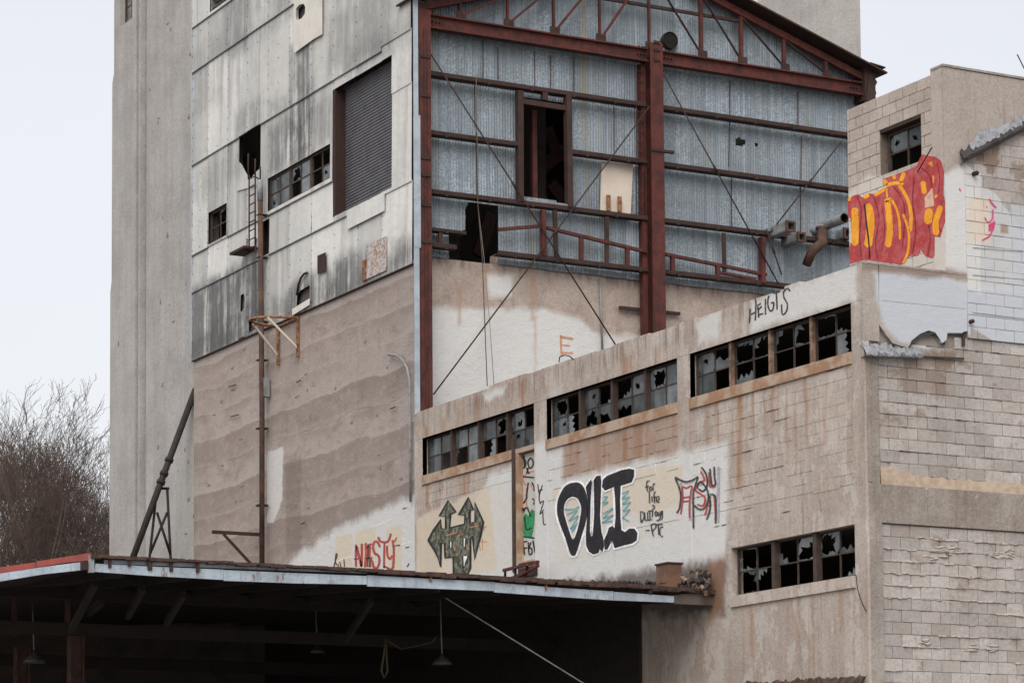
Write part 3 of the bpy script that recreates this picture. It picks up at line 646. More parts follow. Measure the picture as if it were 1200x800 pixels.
# windows in the cladding
for i in range(3):
    L = (O2[1]-O2[0])/3
    sash_window(mill, wp, O2[0]+L*i+.01, O2[0]+L*(i+1)-.01, O2[2], O2[3], 2, 2, ['h...', 'F.FH', 'FhFF'][i], 20+i, .06, .05, .03)
sash_window(mill, wp, O3[0], O3[1], O3[2], O3[3], 2, 2, '..S.', 31, .06, .05, .03)
m = MB()
for k in range(9): m.beam((X0+.08, O5[0], O5[2]+.1+k*.22), (X0+.08, O5[1], O5[2]+.1+k*.22), .12, .015, (.5,0,.86))
m.box((X0, O5[0], O5[2]), (X0+.15, O5[0]+.05, O5[3])); m.box((X0, O5[1]-.05, O5[2]), (X0+.15, O5[1], O5[3])); m.obj('louvre', WIRE, mill)
# rolling shutter: jambs, slats
m = MB().box((X0-.01, O4[1]-.14, O4[2]+.001), (X0+.30, O4[1]-.002, O4[3]-.002)); m.obj('shutter_jamb', BRNSTEEL, mill)
m = MB(); a, b = O4[0]+.01, O4[1]-.155
z = O4[2]+.01; prof = [(0,0),(.018,.012),(.024,.035),(.018,.058),(0,.07)]
slat = MB(); V = []
for px, pz in prof: V += [(-px, a, pz), (-px, b, pz)]
slat.add(V, [(2*i, 2*i+1, 2*i+3, 2*i+2) for i in range(4)])
sme = slat.mesh('shutter_slat', SHUT, True)
while z < O4[3]+.05:
    copyob('shutter_slat', sme, (X0+.27, 0, z), mill); z += .072
m = MB().box((X0+.23, a, O4[2]+.003), (X0+.29, b, O4[2]+.05)); m.obj('shutter_bottom_bar', SHUT, mill)
# fixings on the concrete base
def rod(name, pts, r, mat, parent=None, **k): return MB().tube(pts, r, 8).obj(name, mat, parent, True, **k)

# ================================================================== STEEL-FRAMED GABLE
XL = X0+.02
gab = thing('steel_gable', (33, YF, 0), 'gable end of red-brown steel frame with rusty galvanised corrugated sheets, over a concrete wall', 'building')
xC = (PF(757,200,YF).x+PF(779,200,YF).x)/2; xRc = PF(1019,110,YF).x
xa, xb = PF(491.5,200,YF).x, PF(505.3,200,YF).x
def column(x, z0, z1, w, d, name='column'):
    m = MB(); m.box((x-w/2, YF-.02, z0), (x+w/2, YF+.012, z1)); m.box((x-w/2, YF+d-.03, z0), (x+w/2, YF+d, z1)); m.box((x-.015, YF+.013, z0), (x+.015, YF+d-.031, z1))
    m.obj(name, STEEL, gab); return
zb0, zb1 = PF(505,33,YB).z, PF(505,16.5,YB).z
column((xa+xb)/2, 10.5, zb1+.05, xb-xa, .34); column(xC+.06, 10.5, zb1+.12, .34, .36); column(xRc, 10.5, zb1+.15, .3, .34)
m = MB().box((xC-.24, YF+.20, 14), (xC-.115, YF+.36, zb0-.02)); m.obj('column_stiffener', STEEL, gab)
for y in (66, 112, 185, 205, 240, 283): 
    p = PF(498, y, YF-.03); MB().box((xa+.03, YF-.045, p.z-.03), (xb-.03, YF-.021, p.z+.03)).obj('splice_plate', DKSTEEL, gab)
for x in (xa+.11, xb-.11): MB().box((x-.008, YF-.032, 11.6), (x+.008, YF-.0205, zb1-.4)).obj('column_rib', DKSTEEL, gab)
MB().box((xC-.12, YF-.05, PF(768,176,YF).z-.03), (xC+.5, YF+.05, PF(768,176,YF).z+.03)).obj('stub_arm', DKSTEEL, gab)
zm, hb = (zb0+zb1)/2, zb1-zb0
MB().ibeam((xb+.002, YB+.07, zm), (xC-.12, YB+.07, zm), .2, hb, .035).obj('main_beam', STEEL, gab)
MB().ibeam((xC+.24, YB+.07, zm), (xRc-.16, YB+.07, zm), .2, hb, .035).obj('main_beam', STEEL, gab)
for dz in (-.12, .12, .3): MB().box((xC-.02, YF-.045, zm+dz-.03), (xC+.14, YF-.0205, zm+dz+.03)).obj('splice_plate', DKSTEEL, gab)
bo = MB()
for x0_, x1_ in ((xb+.1, xC-.2), (xC+.35, xRc-.3)):
    for q in range(3):
        for dz in (-.16, 0, .16):
            for xx in (x0_+q*.09, x1_-q*.09): bo.box((xx-.014, YB-.036-.006, zm+dz-.014), (xx+.014, YB+.05, zm+dz+.014))
bo.obj('bolts', DKSTEEL, gab, kind='stuff')
# rafters and truss webs
R1, R0 = PF(840,2,YB), PF(1010,92,YB); slope = (R1.z-R0.z)/(R0.x-R1.x)
xA = (xa+xRc)/2; zE = zb1+.08; zApex = zE+slope*(xRc-xA)
def zraf(x): return zApex-slope*abs(x-xA)
MB().beam((xa, YB+.05, zraf(xa)+.02), (xA, YB+.05, zApex+.02), .12, .16).obj('rafter', STEEL, gab)
MB().beam((xRc, YB+.05, zraf(xRc)+.02), (xA, YB+.05, zApex+.02), .12, .16).obj('rafter', STEEL, gab)
vx = [PF(x, y, YB).x for x, y in ((540,15),(596,20),(650,30),(704,40),(762,50),(823,60),(870,70),(920,78),(969,86))]
for i, x in enumerate(vx):
    MB().beam((x, YB+.05, zb1+.002), (x, YB+.05, zraf(x)-.06), .09 if i > 4 else .05, .07, (0,1,0)).obj('truss_post', STEEL, gab)
    MB().box((x-.12, YB-.0, zb1+.004), (x+.14, YB+.012, zb1+.16)).obj('gusset', DKSTEEL, gab)
for i in range(4): MB().beam((vx[i]+.05, YB+.02, zb1+.1), (vx[i+1]-.04, YB+.02, zraf(vx[i+1])-.1), .05, .06, (0,1,0)).obj('truss_diagonal', STEEL, gab)
for i in range(4, 8): MB().beam((vx[i]+.05, YB+.02, zraf(vx[i])-.12), (vx[i+1]-.04, YB+.02, zb1+.1), .03, .05, (0,1,0)).obj('truss_diagonal', DKSTEEL, gab)
pz = PF(800,14,YG).z; MB().beam((PF(700,4,YG).x, YG, pz), (vx[6], YG, pz), .07, .07).obj('purlin', DKSTEEL, gab)
# gable corrugated sheets
PER = .07
def corr(x0, x1, zf0, zf1, Y, holes=(), rows=1):
    n = max(4, int(round((x1-x0)/PER*5))); m = MB()
    for j in range(rows+1):
        for i in range(n+1):
            x = x0+(x1-x0)*i/n; z = zf0(x)+(zf1(x)-zf0(x))*j/rows
            m.v.append((x, Y+.016*math.cos(2*math.pi*x/PER), z))
    def inside(x, z):
        for h in holes:
            c = False; k = len(h)
            for a in range(k):
                (ax, az), (bx, bz) = h[a], h[(a+1) % k]
                if (az > z) != (bz > z) and x < (bx-ax)*(z-az)/(bz-az)+ax: c = not c
            if c: return True
        return False
    for j in range(rows):
        for i in range(n):
            a = j*(n+1)+i
            if holes:
                q = [m.v[a], m.v[a+1], m.v[a+n+1], m.v[a+n+2]]
                if inside(sum(p[0] for p in q)/4, sum(p[2] for p in q)/4): continue
            m.f.append((a, a+1, a+n+2, a+n+1))
    return m
gz = [PF(505,85.8,YG).z, PF(505,155,YG).z, PF(505,224,YG).z, PF(585,296,YG).z]
zbot = PF(590,310.5).z
xz = lambda pts: [(PF(*p).x, PF(*p).z) for p in pts]
H_door = xz([(613,113),(664,121),(664,238),(613,229)])
H_hole = xz([(550,236),(584,240),(583.5,316),(526,316),(526,273),(545,270),(546,253),(545,246)])
H_small = xz([(862,163),(866,161),(873,164),(875,168),(869,172),(863,170)]); H_s2 = xz([(884,167),(889,167),(889,172),(886,172)])
H_gap = xz([(503,268),(507,268),(507,272),(503,272)])
hs = random.Random(3); x = X0+.10; sheets = []
xend = xRc+.05
while x < xend-.05:
    w = hs.choice((.63, .70, .70, .77)); sheets.append((x, min(x+w+.03, xend))); x += w
def hit(s, h): return not (max(p[0] for p in h) < s[0] or min(p[0] for p in h) > s[1])
for k, s in enumerate(sheets):
    dy = (k % 2)*.006
    top = lambda x: zraf(x)+.20
    corr(s[0], s[1], lambda x: gz[0]-.02+hs.uniform(0,.0), lambda x: zb0+.1, YS+dy).obj('corrugated_sheet', GALV, gab, True)
    corr(s[0], s[1], lambda x: zb0-.02, top, YS-.022+dy, (), 1).obj('corrugated_sheet', GALV, gab, True)
    for lo, hi, st in ((gz[1], gz[0], .0), (gz[2], gz[1], .018), (zbot, gz[2], .036)):
        hh = [h for h in (H_door, H_hole, H_small, H_s2) if hit(s, h)]
        lo2 = lo-.03
        if lo == zbot: lo2 = zbot+hs.uniform(-.01, .015)
        corr(s[0], s[1], lambda x: lo2, lambda x: hi+.06, YS+dy+(.036-st)*.6, hh, 34 if hh else 1).obj('corrugated_sheet', GALV, gab, True)
# girts (channels) with little clips
def girt(x0, x1, z, name='girt', h=.095, dz=0.): 
    m = MB(); m.box((x0, YG-.02, z-h/2), (x1, YG+.22, z-h/2+.018)); m.box((x0, YG-.02, z-h/2+.019), (x1, YG, z+h/2))
    q = x0+.4
    while q < x1-.2: m.box((q, YG-.045, z-h/2-.03), (q+.07, YG-.021, z+.0)); q += 1.1
    m.obj(name, DKSTEEL, gab)
dl, dr = PF(611,200,YG).x, PF(664,200,YG).x
girt(xb+.01, xC-.13, gz[0]); girt(xb+.01, dl-.08, gz[1]); girt(dr+.1, xC-.13, gz[1]); girt(xb+.01, xC-.13, gz[2]); girt(PF(583,300,YG).x, xC-.13, gz[3])
for z in gz: girt(xC+.25, xRc-.17, z)
girt(xb+.01, PF(535,288,YG).x, PF(520,288,YG).z, h=.1); girt(xb+.01, PF(546,270,YG).x, PF(520,270,YG).z, h=.07)
def member(a, b, w, h, Y=None, mat=None, name='girt'):
    MB().beam(PF(*a, Y or YG+.03), PF(*b, Y or YG+.03), w, h, (0,1,0)).obj(name, mat or STEEL, gab)
member((584,269),(632,265), .07, .09); member((641,267),(757,295), .07, .09); member((780,298),(898,322), .07, .09); member((842,319),(885,327), .06, .08)
for a, b, w in (((636,246),(637,300),.13), ((650,246),(652,301),.04), ((681,277),(681,304),.07), ((711,254),(711,310),.05), ((735,290),(735,312),.08), ((788,301),(788,318),.08), ((841,312),(841,327),.09), ((893,278),(893,332),.17), ((516,270),(516,287),.06), ((848,273),(849,318),.04)):
    member(a, b, .1, w, None, STEEL if w > .06 else DKSTEEL, 'stud')
# door frame in the sheeting
for a, b, w in (((608.5,107),(609,237),.15), ((665,112),(667,244),.16), ((638,108),(638,118),.1)): member(a, b, .14, w, YG+.04, DKSTEEL, 'door_post')
member((611,119),(662,127), .12, .09, YG+.05, DKSTEEL, 'door_head'); member((625,130),(626,234), .12, .12, YS+.35, STEEL, 'inner_post')
member((616,235.5),(666,241.5), .06, .07, YG+.02, GREYTUBE, 'door_sill')
# coloured seam strips between sheets
for (a, b) in (((583.5,55),(583.8,93)), ((626.5,60),(626.5,102)), ((645,65),(645,103)), ((672.5,68),(672.5,108)), ((566,46),(566,92)), ((556,100),(556.5,150)), ((558,155),(559,230)), ((719.5,125),(719.5,178)), ((855,95),(855,138)), ((935,108),(935,150)), ((855,140),(854,196)), ((939,160),(938.5,210)), ((857,203),(857,265)), ((938,215),(938,285))):
    p, q = PF(*a, YS-.03), PF(*b, YS-.03); MB().beam(p, q, .012, .02, (0,1,0)).obj('seam_strip', STEEL if a[0] % 2 else DKSTEEL, gab)
# rod bracing
for a, b in (((505,64),(722,405)), ((768,116),(508,462)), ((778,88),(912,332)), ((986,166),(903,272)), ((898,268),(916,322))):
    MB().tube([PF(*a, YF+.06), PF(*b, YF+.06)], .017, 6).obj('brace_rod', DKSTEEL, gab, True)
    p = PF(a[0]+(b[0]-a[0])*.45, a[1]+(b[1]-a[1])*.45, YF+.06); d = (PF(*b, YF+.06)-PF(*a, YF+.06)).normalized()*.1
    MB().tube([p-d, p+d], .03, 6).obj('turnbuckle', DKSTEEL, gab, True)
# roof edge, eave
MB().beam((xRc+.35, YB+.1, zraf(xRc+.35)+.24), (xA, YB+.1, zApex+.24), .9, .04).obj('roof_sheet', DKSTEEL, gab)
MB().beam((xa-.25, YB+.1, zraf(xa-.25)+.24), (xA-.01, YB+.1, zApex+.24), .9, .04).obj('roof_sheet', DKSTEEL, gab)
MB().beam((xRc+.25, YS+1, zraf(xRc+.25)+.19), (xA, YS+1, zApex+.19), 1.15, .03).obj('roof_sheet', DKSTEEL, gab)
MB().beam((xa-.02, YS+.8, zraf(xa)+.19), (xA-.01, YS+.8, zApex+.19), .8, .03).obj('roof_sheet', DKSTEEL, gab)
MB().beam((xRc+.25, YS+7, zraf(xRc+.25)+.15), (XM+.02, YS+7, zraf(XM)+.15), 10.8, .03).obj('roof_sheet', DKSTEEL, gab)
m = MB(); p = PF(1019,100,YF); rr = random.Random(8)
m.box((xRc-.16, YF-.03, zb0-.15), (xRc+.16, YF+.5, zb1+.35)); m.beam((xRc-.1, YF-.05, zb1+.42), (xRc+.35, YF-.05, zb1+.36), .3, .03)
m.obj('eave_bracket', DKSTEEL, gab)
m = MB(); V = [PF(1018,86,YF-.02), PF(1030,88,YF-.02), PF(1024,92,YF-.02), PF(1027,97,YF-.02), PF(1024,103,YF-.02), PF(1026,110,YF-.02), PF(1023,118,YF-.02), PF(1014,118,YF-.02)]
sheetpoly(m, [(p.x, p.z) for p in V], None, lambda u, v, w: (u, YF-.06+w, v), .02); m.obj('torn_flashing', DKSTEEL, gab)
# corner flashing on the left, in lapped lengths
for y0, y1, a, b in ((-30,135,484.2,489.5), (135,290,484.8,492.3), (290,486,485.5,491.5)):
    p, q = PF(a, (y0+y1)/2, YF-.03), PF(b, (y0+y1)/2, YF-.03)
    zt, zq = PF(488, y0, YF-.03).z, PF(488, y1, YF-.03).z
    MB().box((p.x, YF-.05-(.006 if y0 == 135 else 0), zq), (q.x, YF-.022, zt)).obj('corner_flashing', FLASHBLUE, gab)
# concrete wall below sheets and rest of the shell
m = MB(); holed(m, lambda u, v, w: (u, YS+.07+w, v), X0+.41, xRc+.1, 9.5, zbot+.25, [(PF(527,300).x, PF(583,300).x, PF(555,306).z, 30)], .3); m.obj('concrete_wall', FACADE, gab)
MB().box((xRc-.05, YS+.45, 9), (xRc+.2, YT-.1, zb0+.3)).obj('east_wall', GALV, gab)
MB().box((X0+.5, YS+.6, 15.6-.9), (xRc-.1, YS+6, 14.92)).obj('inner_floor', INNERDK, gab)
MB().box((X0+.5, YS+6.05, 14.9), (xRc-.1, YS+6.2, zb0)).obj('inner_partition', INNERDK, gab)
for a, b in (((640,150),(655,190)), ((632,200),(660,175)), ((645,215),(660,235)), ((560,300),(575,250))): member(a, b, .3, .12, YS+2.2, CANPOST, 'inner_brace')
MB().box((PF(725,360,YS+.02).x, YS-.05, PF(725,360,YS).z-.04), (PF(796,360,YS).x, YS+.02, PF(725,360,YS).z+.03)).obj('ledge_bar', DKSTEEL, gab)
# graffiti E on facade wall
pf = lambda x, y: PF(x, y, YS+.064)
OR = mat_spray('orange_spray', (.62,.27,.15), .32)
m = MB(); stroke(m, [(657,392),(657.5,404),(658,416)], 2.2, pf); stroke(m, [(657,394.5),(665,396),(672,397)], 3, pf); stroke(m, [(658,413),(672,413.5)], 2.6, pf); stroke(m, [(658,404),(668,405)], 2, pf)
m.obj('graffiti', OR, gab, label='orange sprayed letter E')

# exhaust pipes and ducts poking out of the sheeting
FLUE = mat_rust('flue_rust', (.065,.042,.034), (.115,.065,.045), 6)
def pipe_out(name, c, r, length, label, square=False, tilt=0.):
    p = PF(*c, YS); t = thing(name, p, label, 'duct'); q = p+Vector((tilt, -length, 0)); back = p+Vector((-tilt*.3, .3, 0))
    m = MB()
    if square:
        for a, b, w, h in ((0, r, 2*r, .02), (0, -r, 2*r, .02)): m.beam(back+Vector((0,0,b)), q+Vector((0,0,b)), w, h)
        for s in (-1, 1): m.beam(back+Vector((s*r,0,0)), q+Vector((s*r,0,0)), .02, 2*r-.024)
        m.obj('duct_body', GREYTUBE, t)
        m = MB()
        for b in (r, -r): m.beam(q+Vector((0,-.03,b)), q+Vector((0,.03,b)), 2*r+.05, .05)
        for s in (-1, 1): m.beam(q+Vector((s*r,-.03,0)), q+Vector((s*r,.03,0)), .05, 2*r-.052)
        m.obj('rim', FLUE, t); MB().box(p+Vector((-r+.02,-.05,-r+.02)), p+Vector((r-.02,0,r-.02))).obj('dark_end', BLACK, t)
    else:
        n = 18; m.tube([back, q], r, n, False); m.obj('duct_body', GREYTUBE, t, True)
        MB().tube([q+Vector((0,.3,0)), q+Vector((0,-.002,0))], r*.88, n, False).obj('duct_lining', BLACK, t, True)
        k = MB(); A = [(r*1.04, 0), (r*.86, 0)]
        for i in range(n):
            a = 2*math.pi*i/n
            for rr_, dy in A: k.v.append((q.x+rr_*math.cos(a), q.y-.012, q.z+rr_*math.sin(a)))
        for i in range(n): k.f.append((2*i, 2*((i+1) % n), 2*((i+1) % n)+1, 2*i+1))
        k.obj('rim', FLUE, t)
        MB().tube([p+Vector((0,-.02,0)), p+Vector((0,.02,0))], r*.9, n).obj('dark_end', BLACK, t)
    return t
pipe_out('exhaust_pipe', (964,265), .125, .9, 'round grey exhaust pipe with rusty rim, beside the red graffiti block', tilt=.0)
pipe_out('square_duct', (900,275), .105, .95, 'upper square sheet metal duct with rusty mouth on corrugated wall', True)
pipe_out('square_duct', (919,285), .095, .72, 'lower square sheet metal duct with rusty mouth, below its twin', True)
pipe_out('square_duct', (984,277), .11, .35, 'dark stub of square duct under the round exhaust pipe', True)
p0, p1, p2, p3 = PF(945,310,YS-.35), PF(952,294,YS-.6), PF(964,284,YS-.5), PF(963,268,YS-.3)
t = thing('bent_flue', p0, 'rust brown bent flue elbow hanging below the exhaust pipe', 'duct')
MB().tube(smooth3([p0, p1, p2, p3]) if 'smooth3' in globals() else [p0, p1, p2, p3], [.11, .12, .125, .12], 12).obj('elbow', FLUE, t, True)
MB().tube([p3, p3+Vector((0,.45,.02))], .11, 12).obj('stub', GREYTUBE, t, True)
MB().tube([p3+Vector((0,0,-.03)), p3+Vector((0,0,.05))], .15, 12).obj('collar', FLUE, t, True)
pc = PF(783.5,48.5,YS-.05)
t = thing('vent_fan_port', pc, 'round black vent opening in the gable sheets above the main beam', 'vent')
MB().tube([pc+Vector((0,-.10,0)), pc+Vector((0,.05,0))], .20, 24, False).obj('port_ring', DKSTEEL, t, True)
MB().tube([pc+Vector((0,-.07,0)), pc+Vector((0,-.05,0))], .198, 24).obj('dark_disc', BLACK, t)  # black disc painted in for the unlit depth of the hole
# board leaning on girt, held by two rusty brackets
bz = gz[2]+.07
t = thing('leaning_board', (PF(722,250,YG).x, YG, bz), 'cream board leaning on the girt beside the ladder, with two rusty stubs', 'board')
B = [PF(703.5,247.5,YG+.08), PF(739,252,YG+.08), PF(742,193,YG+.22), PF(705.5,189,YG+.22)]
m = MB(); m.add([*B, *[b+Vector((0,.03,0)) for b in B]], [(0,1,2,3),(7,6,5,4),(0,4,5,1),(1,5,6,2),(2,6,7,3),(3,7,4,0)]); m.obj('board', CREAMB, t)
for x in (712.5, 725.5):
    p = PF(x, 241, YG+.05); MB().box((p.x-.045, YG+.0, bz), (p.x+.045, YG+.05, bz+.36)).obj('stub', ORUST, t)
# wall ladder beside the centre column
def ladder(name, pa, pb, w, axis, n, mat, label, r=.016):
    t = thing(name, pb, label, 'ladder'); ax = Vector(axis)*w/2
    for s in (-1, 1): MB().tube([pa+ax*s, pb+ax*s], r, 6).obj('rail', mat, t, True)
    for i in range(n):
        p = pb.lerp(pa, (i+.5)/n); MB().tube([p-ax, p+ax], r*.8, 6).obj('rung', mat, t, True)
    return t
ladder('wall_ladder', PF(750,78,YG-.0), PF(751,256,YG-.0), .22, (1,0,0), 15, DKSTEEL, 'thin dark ladder on corrugated wall beside the centre steel column', .010)
MB().tube([PF(558,90,YF+.1), PF(560,240,YF+.1), PF(565,300,YF+.1), PF(571,452,YF+.1)], .010, 6).obj('hanging_cable', ROPE, None, True, 'pale cable hanging in front of the ragged hole in the sheets', 'cable')
MB().tube([PF(703,327,YS+.03), PF(706,412,YS+.03)], .025, 8).obj('conduit_pipe', GREYTUBE, None, True, 'thin grey conduit on the whitewashed concrete below the sheets', 'pipe')
MB().tube([PF(560.5,245,YF+.12), PF(567,300,YF+.12), PF(574,380,YF+.12), PF(579,452,YF+.12)], .007, 6).obj('hanging_cable', WIRE, None, True, 'thinner second cable swinging beside the hanging pale cable', 'cable')

# ================================================================== FITTINGS ON THE CLAD MILL
t = thing('downpipe', PW(307,660,.2), 'rusty brown vertical pipe running down the clad and concrete mill wall', 'pipe')
MB().tube([PW(305,236,.2), PW(307,480,.2), PW(307,664,.2)], .065, 10).obj('pipe', mat_rust('pipe_rust', (.06,.042,.036), (.13,.07,.045), 2), t, True)
MB().tube([PW(304.5,211,.2), PW(305,235.5,.2)], .072, 10).obj('pipe_head', GREYTUBE, t, True)
for y in (250, 300, 375, 420, 500, 590): MB().box(PW(303.5,y,.27), PW(310.5,y+4,.02)).obj('clamp', DKSTEEL, t)
MB().box(PW(309,442,.18), PW(312.5,466,.02)).obj('junction_box', GREYTUBE, t)
ld = ladder('fixed_ladder', PW(295.5,203,.18), PW(295.5,295,.18), .38, (0,1,0), 9, DKSTEEL, 'small rusty ladder below the torn black opening in cladding', .02)
for a, b in (((291,210),(291,180)), ((299,206),(299,186)), ((299,207),(305,211)), ((305,211),(305,195))): MB().tube([PW(*a,.2), PW(*b,.2)], .02, 6).obj('top_rail', DKSTEEL, ld, True)
t = thing('ladder_platform', PW(292,298,.4), 'narrow rusty ledge under the small ladder on the cladding', 'platform')
a = PW(292,297,.0); MB().box((X0-.42, PW(304,297).y, a.z-.03), (X0-.04, PW(287,297).y, a.z+.03)).obj('plate', DKSTEEL, t)
for x in (289.5, 300): MB().tube([PW(x,291,.04)+Vector((0,0,.25)), PW(x,297,.3)+Vector((0,0,.03))], .018, 6).obj('strut', DKSTEEL, t)
# hoop bracket
c = PW(338,382,.0); t = thing('hoop_bracket', c, 'rusty half-round bracket with pale struts at the cladding bottom edge', 'bracket')
yh0, yh1, zh = PW(350,372).y, PW(327,383).y, PW(340,377).z
yc, R = (yh0+yh1)/2, abs(yh1-yh0)/2
MB().tube([(X0-.02, yh1, zh)]+[(X0-.02-.95*math.sin(a*math.pi/10), yc+R*math.cos(a*math.pi/10), zh) for a in range(1, 10)]+[(X0-.02, yh0, zh)], .035, 6).obj('hoop', ORUST, t, True)
for yy in (yh0, yh1):
    MB().box((X0-.06, yy-.03, zh-.95), (X0-.005, yy+.03, zh+.04)).obj('upright', ORUST, t)
    MB().beam((X0-.75, yy*.75+yc*.25, zh-.02), (X0-.04, yy, zh-.72), .04, .05).obj('strut', CREAMB, t)
MB().tube([(X0-.03, yh0, zh-.005), (X0-.03, yh1, zh-.005)], .03, 6).obj('back_bar', ORUST, t)
# curved conduit near the corner
P = [PW(455,415.5,.05), PW(464,416,.08), PW(471,421,.09), PW(477,431,.09), PW(480,446,.08), PW(480.5,520,.05), PW(481,588,.05)]
MB().tube(P, .028, 8).obj('swan_neck_conduit', GREYTUBE, None, True, 'grey conduit with a curved top on brown concrete beside the red column', 'pipe')
# wall bracket projecting
p = PW(304,626,.02); t = thing('wall_bracket', p, 'rusty steel beam bracket jutting from concrete wall beside the downpipe', 'bracket')
MB().beam(p, p+Vector((-1.25,0,.0)), .07, .08).obj('arm', DKSTEEL, t); MB().beam(p+Vector((0,0,-.95)), p+Vector((-.95,0,-.04)), .05, .06).obj('strut', DKSTEEL, t)
# rebar stubs / spalls and ties on banded concrete
for i, (x, y, w) in enumerate([(283,396,6),(350,447,5),(272,452,8),(275,487,9),(355,613,4),(460,478,6)]):
    a, b = PW(x-w/2, y+1, .03), PW(x+w/2, y-1.5, .05); MB().tube([a, b], .014, 5).obj('rebar_stub', DKSTEEL, mill)
rs2 = random.Random(77)
for i in range(34):
    y, z = rs2.uniform(YC+.4, YT-.4), rs2.uniform(9.2, 14.8); w_, h_ = rs2.uniform(.04, .16), rs2.uniform(.02, .06)
    m = MB(); n_ = 10; ring = []
    for k in range(n_):
        a_ = 2*math.pi*k/n_; q = rs2.uniform(.5, 1.25); ring.append((X0+.0185, y+w_*q*math.cos(a_), z+h_*q*math.sin(a_)))
    m.add(ring+[(X0+.010, y, z)], [(k, (k+1) % n_, n_) for k in range(n_)]); m.obj('spall', SPALL, mill)
# leaning conveyor leg against tower
yv = YT+.25; 
a, b = on(155,655,1,yv), on(229,456,1,yv)
t = thing('conveyor_spout', a, 'long dark steel spout leaning against the tower, propped by a small trestle', 'spout')
ext = (a-b).normalized()*1.2
MB().tube([a+ext, b], .085, 10).obj('spout', STEEL_SHADE, t, True)
for k in (.42, .5, .55): p = b.lerp(a, k); d = (a-b).normalized()*.05; MB().tube([p-d, p+d], .115, 10).obj('collar', STEEL_SHADE, t, True)
for q in (((184,572),(175,655)), ((196,572),(200,655)), ((184,600),(200,650)), ((196,600),(176,648)), ((182,572),(198,572))):
    p, r_ = on(*q[0],1,yv+.12), on(*q[1],1,yv+.12); 
    if q[1][1] == 655: r_ = r_+(r_-p).normalized()*1.0
    MB().tube([p, r_], .035, 6).obj('trestle_bar', STEEL_SHADE, t, True)

# ================================================================== LOW ANNEX WITH RIBBON WINDOWS
ann = thing('annex_building', (30, 45, 0), 'low concrete block annex with broken ribbon windows and graffiti along its wall', 'building')
yP = [PW(494.5,500).y, PW(625.5,480).y, PW(640,480).y, PW(793.5,450).y, PW(808,430).y, PW(997.3,380).y]
zt, zs = 11.12, PW(808,467).z
strips = [(yP[1], yP[0]), (yP[3], yP[2]), (yP[5], yP[4])]
lw = (PW(1002,640).y, PW(856,640).y, PW(856,698.5).z, PW(856,642).z)
dy0, dy1 = PW(627.5,590).y, PW(604,590).y; dz0 = PW(616,656).z
holes = [(a, b, zs, zt) for a, b in strips]+[lw, (dy0, dy1, dz0, zs-.10)]
INF = .012                                              # infill set back from the piers
m = MB(); holed(m, lambda u, v, w: (X0+INF+w, u, v), Y0+.06, YC+.0, 0, ZP-.02, holes, .25); m.obj('west_wall', WALL, ann)
def band(y0, y1, z0, z1, name, mat=WALL, w=0., t=.10): MB().box((X0-w, y0, z0), (X0+t, y1, z1)).obj(name, mat, ann)
band(Y0+.002, YC-.05, zt, ZP, 'parapet_beam', WALL, 0., .3)
for a, b in ((yP[1]+.0, yP[2]), (yP[3], yP[4])): band(a, b, 6.0, zt-.001, 'pier', WALL, -.004, .12)
band(Y0+.001, yP[5], 4, zt-.001, 'corner_pier', WALL, -.004, .12); band(yP[0], YC-.02, 5, zt-.001, 'end_pier', WALL, -.004, .12)
# ragged parapet cap pieces
q = Y0+.5; rr = random.Random(2)
while q < YC-1:
    l = rr.uniform(.4, 1.4)
    if rr.random() < .55: MB().box((X0+.02, q, ZP+.001), (X0+.25, min(q+l, YC-.5), ZP+rr.uniform(.015, .06))).obj('cap_fragment', WALL, ann)
    q += l
# sills
for k, (a, b) in enumerate(strips):
    a2 = dy1+.08 if k == 0 else a
    MB().box((X0-.03, a2+.003, zs-.20), (X0+.3, b-.003, zs-.001)).obj('sill', SILL, ann)
MB().box((X0-.03, lw[0]+.003, lw[2]-.2), (X0+.3, lw[1]-.003, lw[2]-.001)).obj('sill', WALL, ann)
aw = lambda u, v, w: (X0+.05+w, u, v)
ST = [['FFHF', 'FFHS', 'F..S', 'HFFH'], ['HSHF', 'FHFH', 'FHHH', 'SFHS'], ['.SSS', 'SS..', 'SH.S', 'SSSS']]
STY = [['HF', 0]]
style = [  # per sash: bottom near, bottom far, top near, top far
    ['.FFF','FCFF','.CHF','Fh.h'], ['Ch.H','CHCh','FChC','FFFH'], ['.FCh','.CSS','..SC','C.CS']]
for k, (a, b) in enumerate(strips):
    L = (b-a)/4
    for i in range(4):
        y1_ = b-L*i; y0_ = y1_-L
        sash_window(ann, aw, y0_+.02, y1_-.02, zs, zt, 2, 2, style[k][i], 50+k*7+i, .08, .035, .022)
        if i: MB().box((X0+.06, y1_-.035, zs+.001), (X0+.16, y1_+.035, zt-.001)).obj('mullion', SASH if k < 2 else MULL, ann)
L = (lw[1]-lw[0])/3
for i in range(3):
    y1_ = lw[1]-L*i
    sash_window(ann, aw, y1_-L+.02, y1_-.02, lw[2], lw[3], 2, 2, ['CSCS','..HC','C.CH'][i], 90+i, .08, .035, .022)
    if i: MB().box((X0+.06, y1_-.05, lw[2]+.001), (X0+.16, y1_+.05, lw[3]-.001)).obj('mullion', SASH, ann)
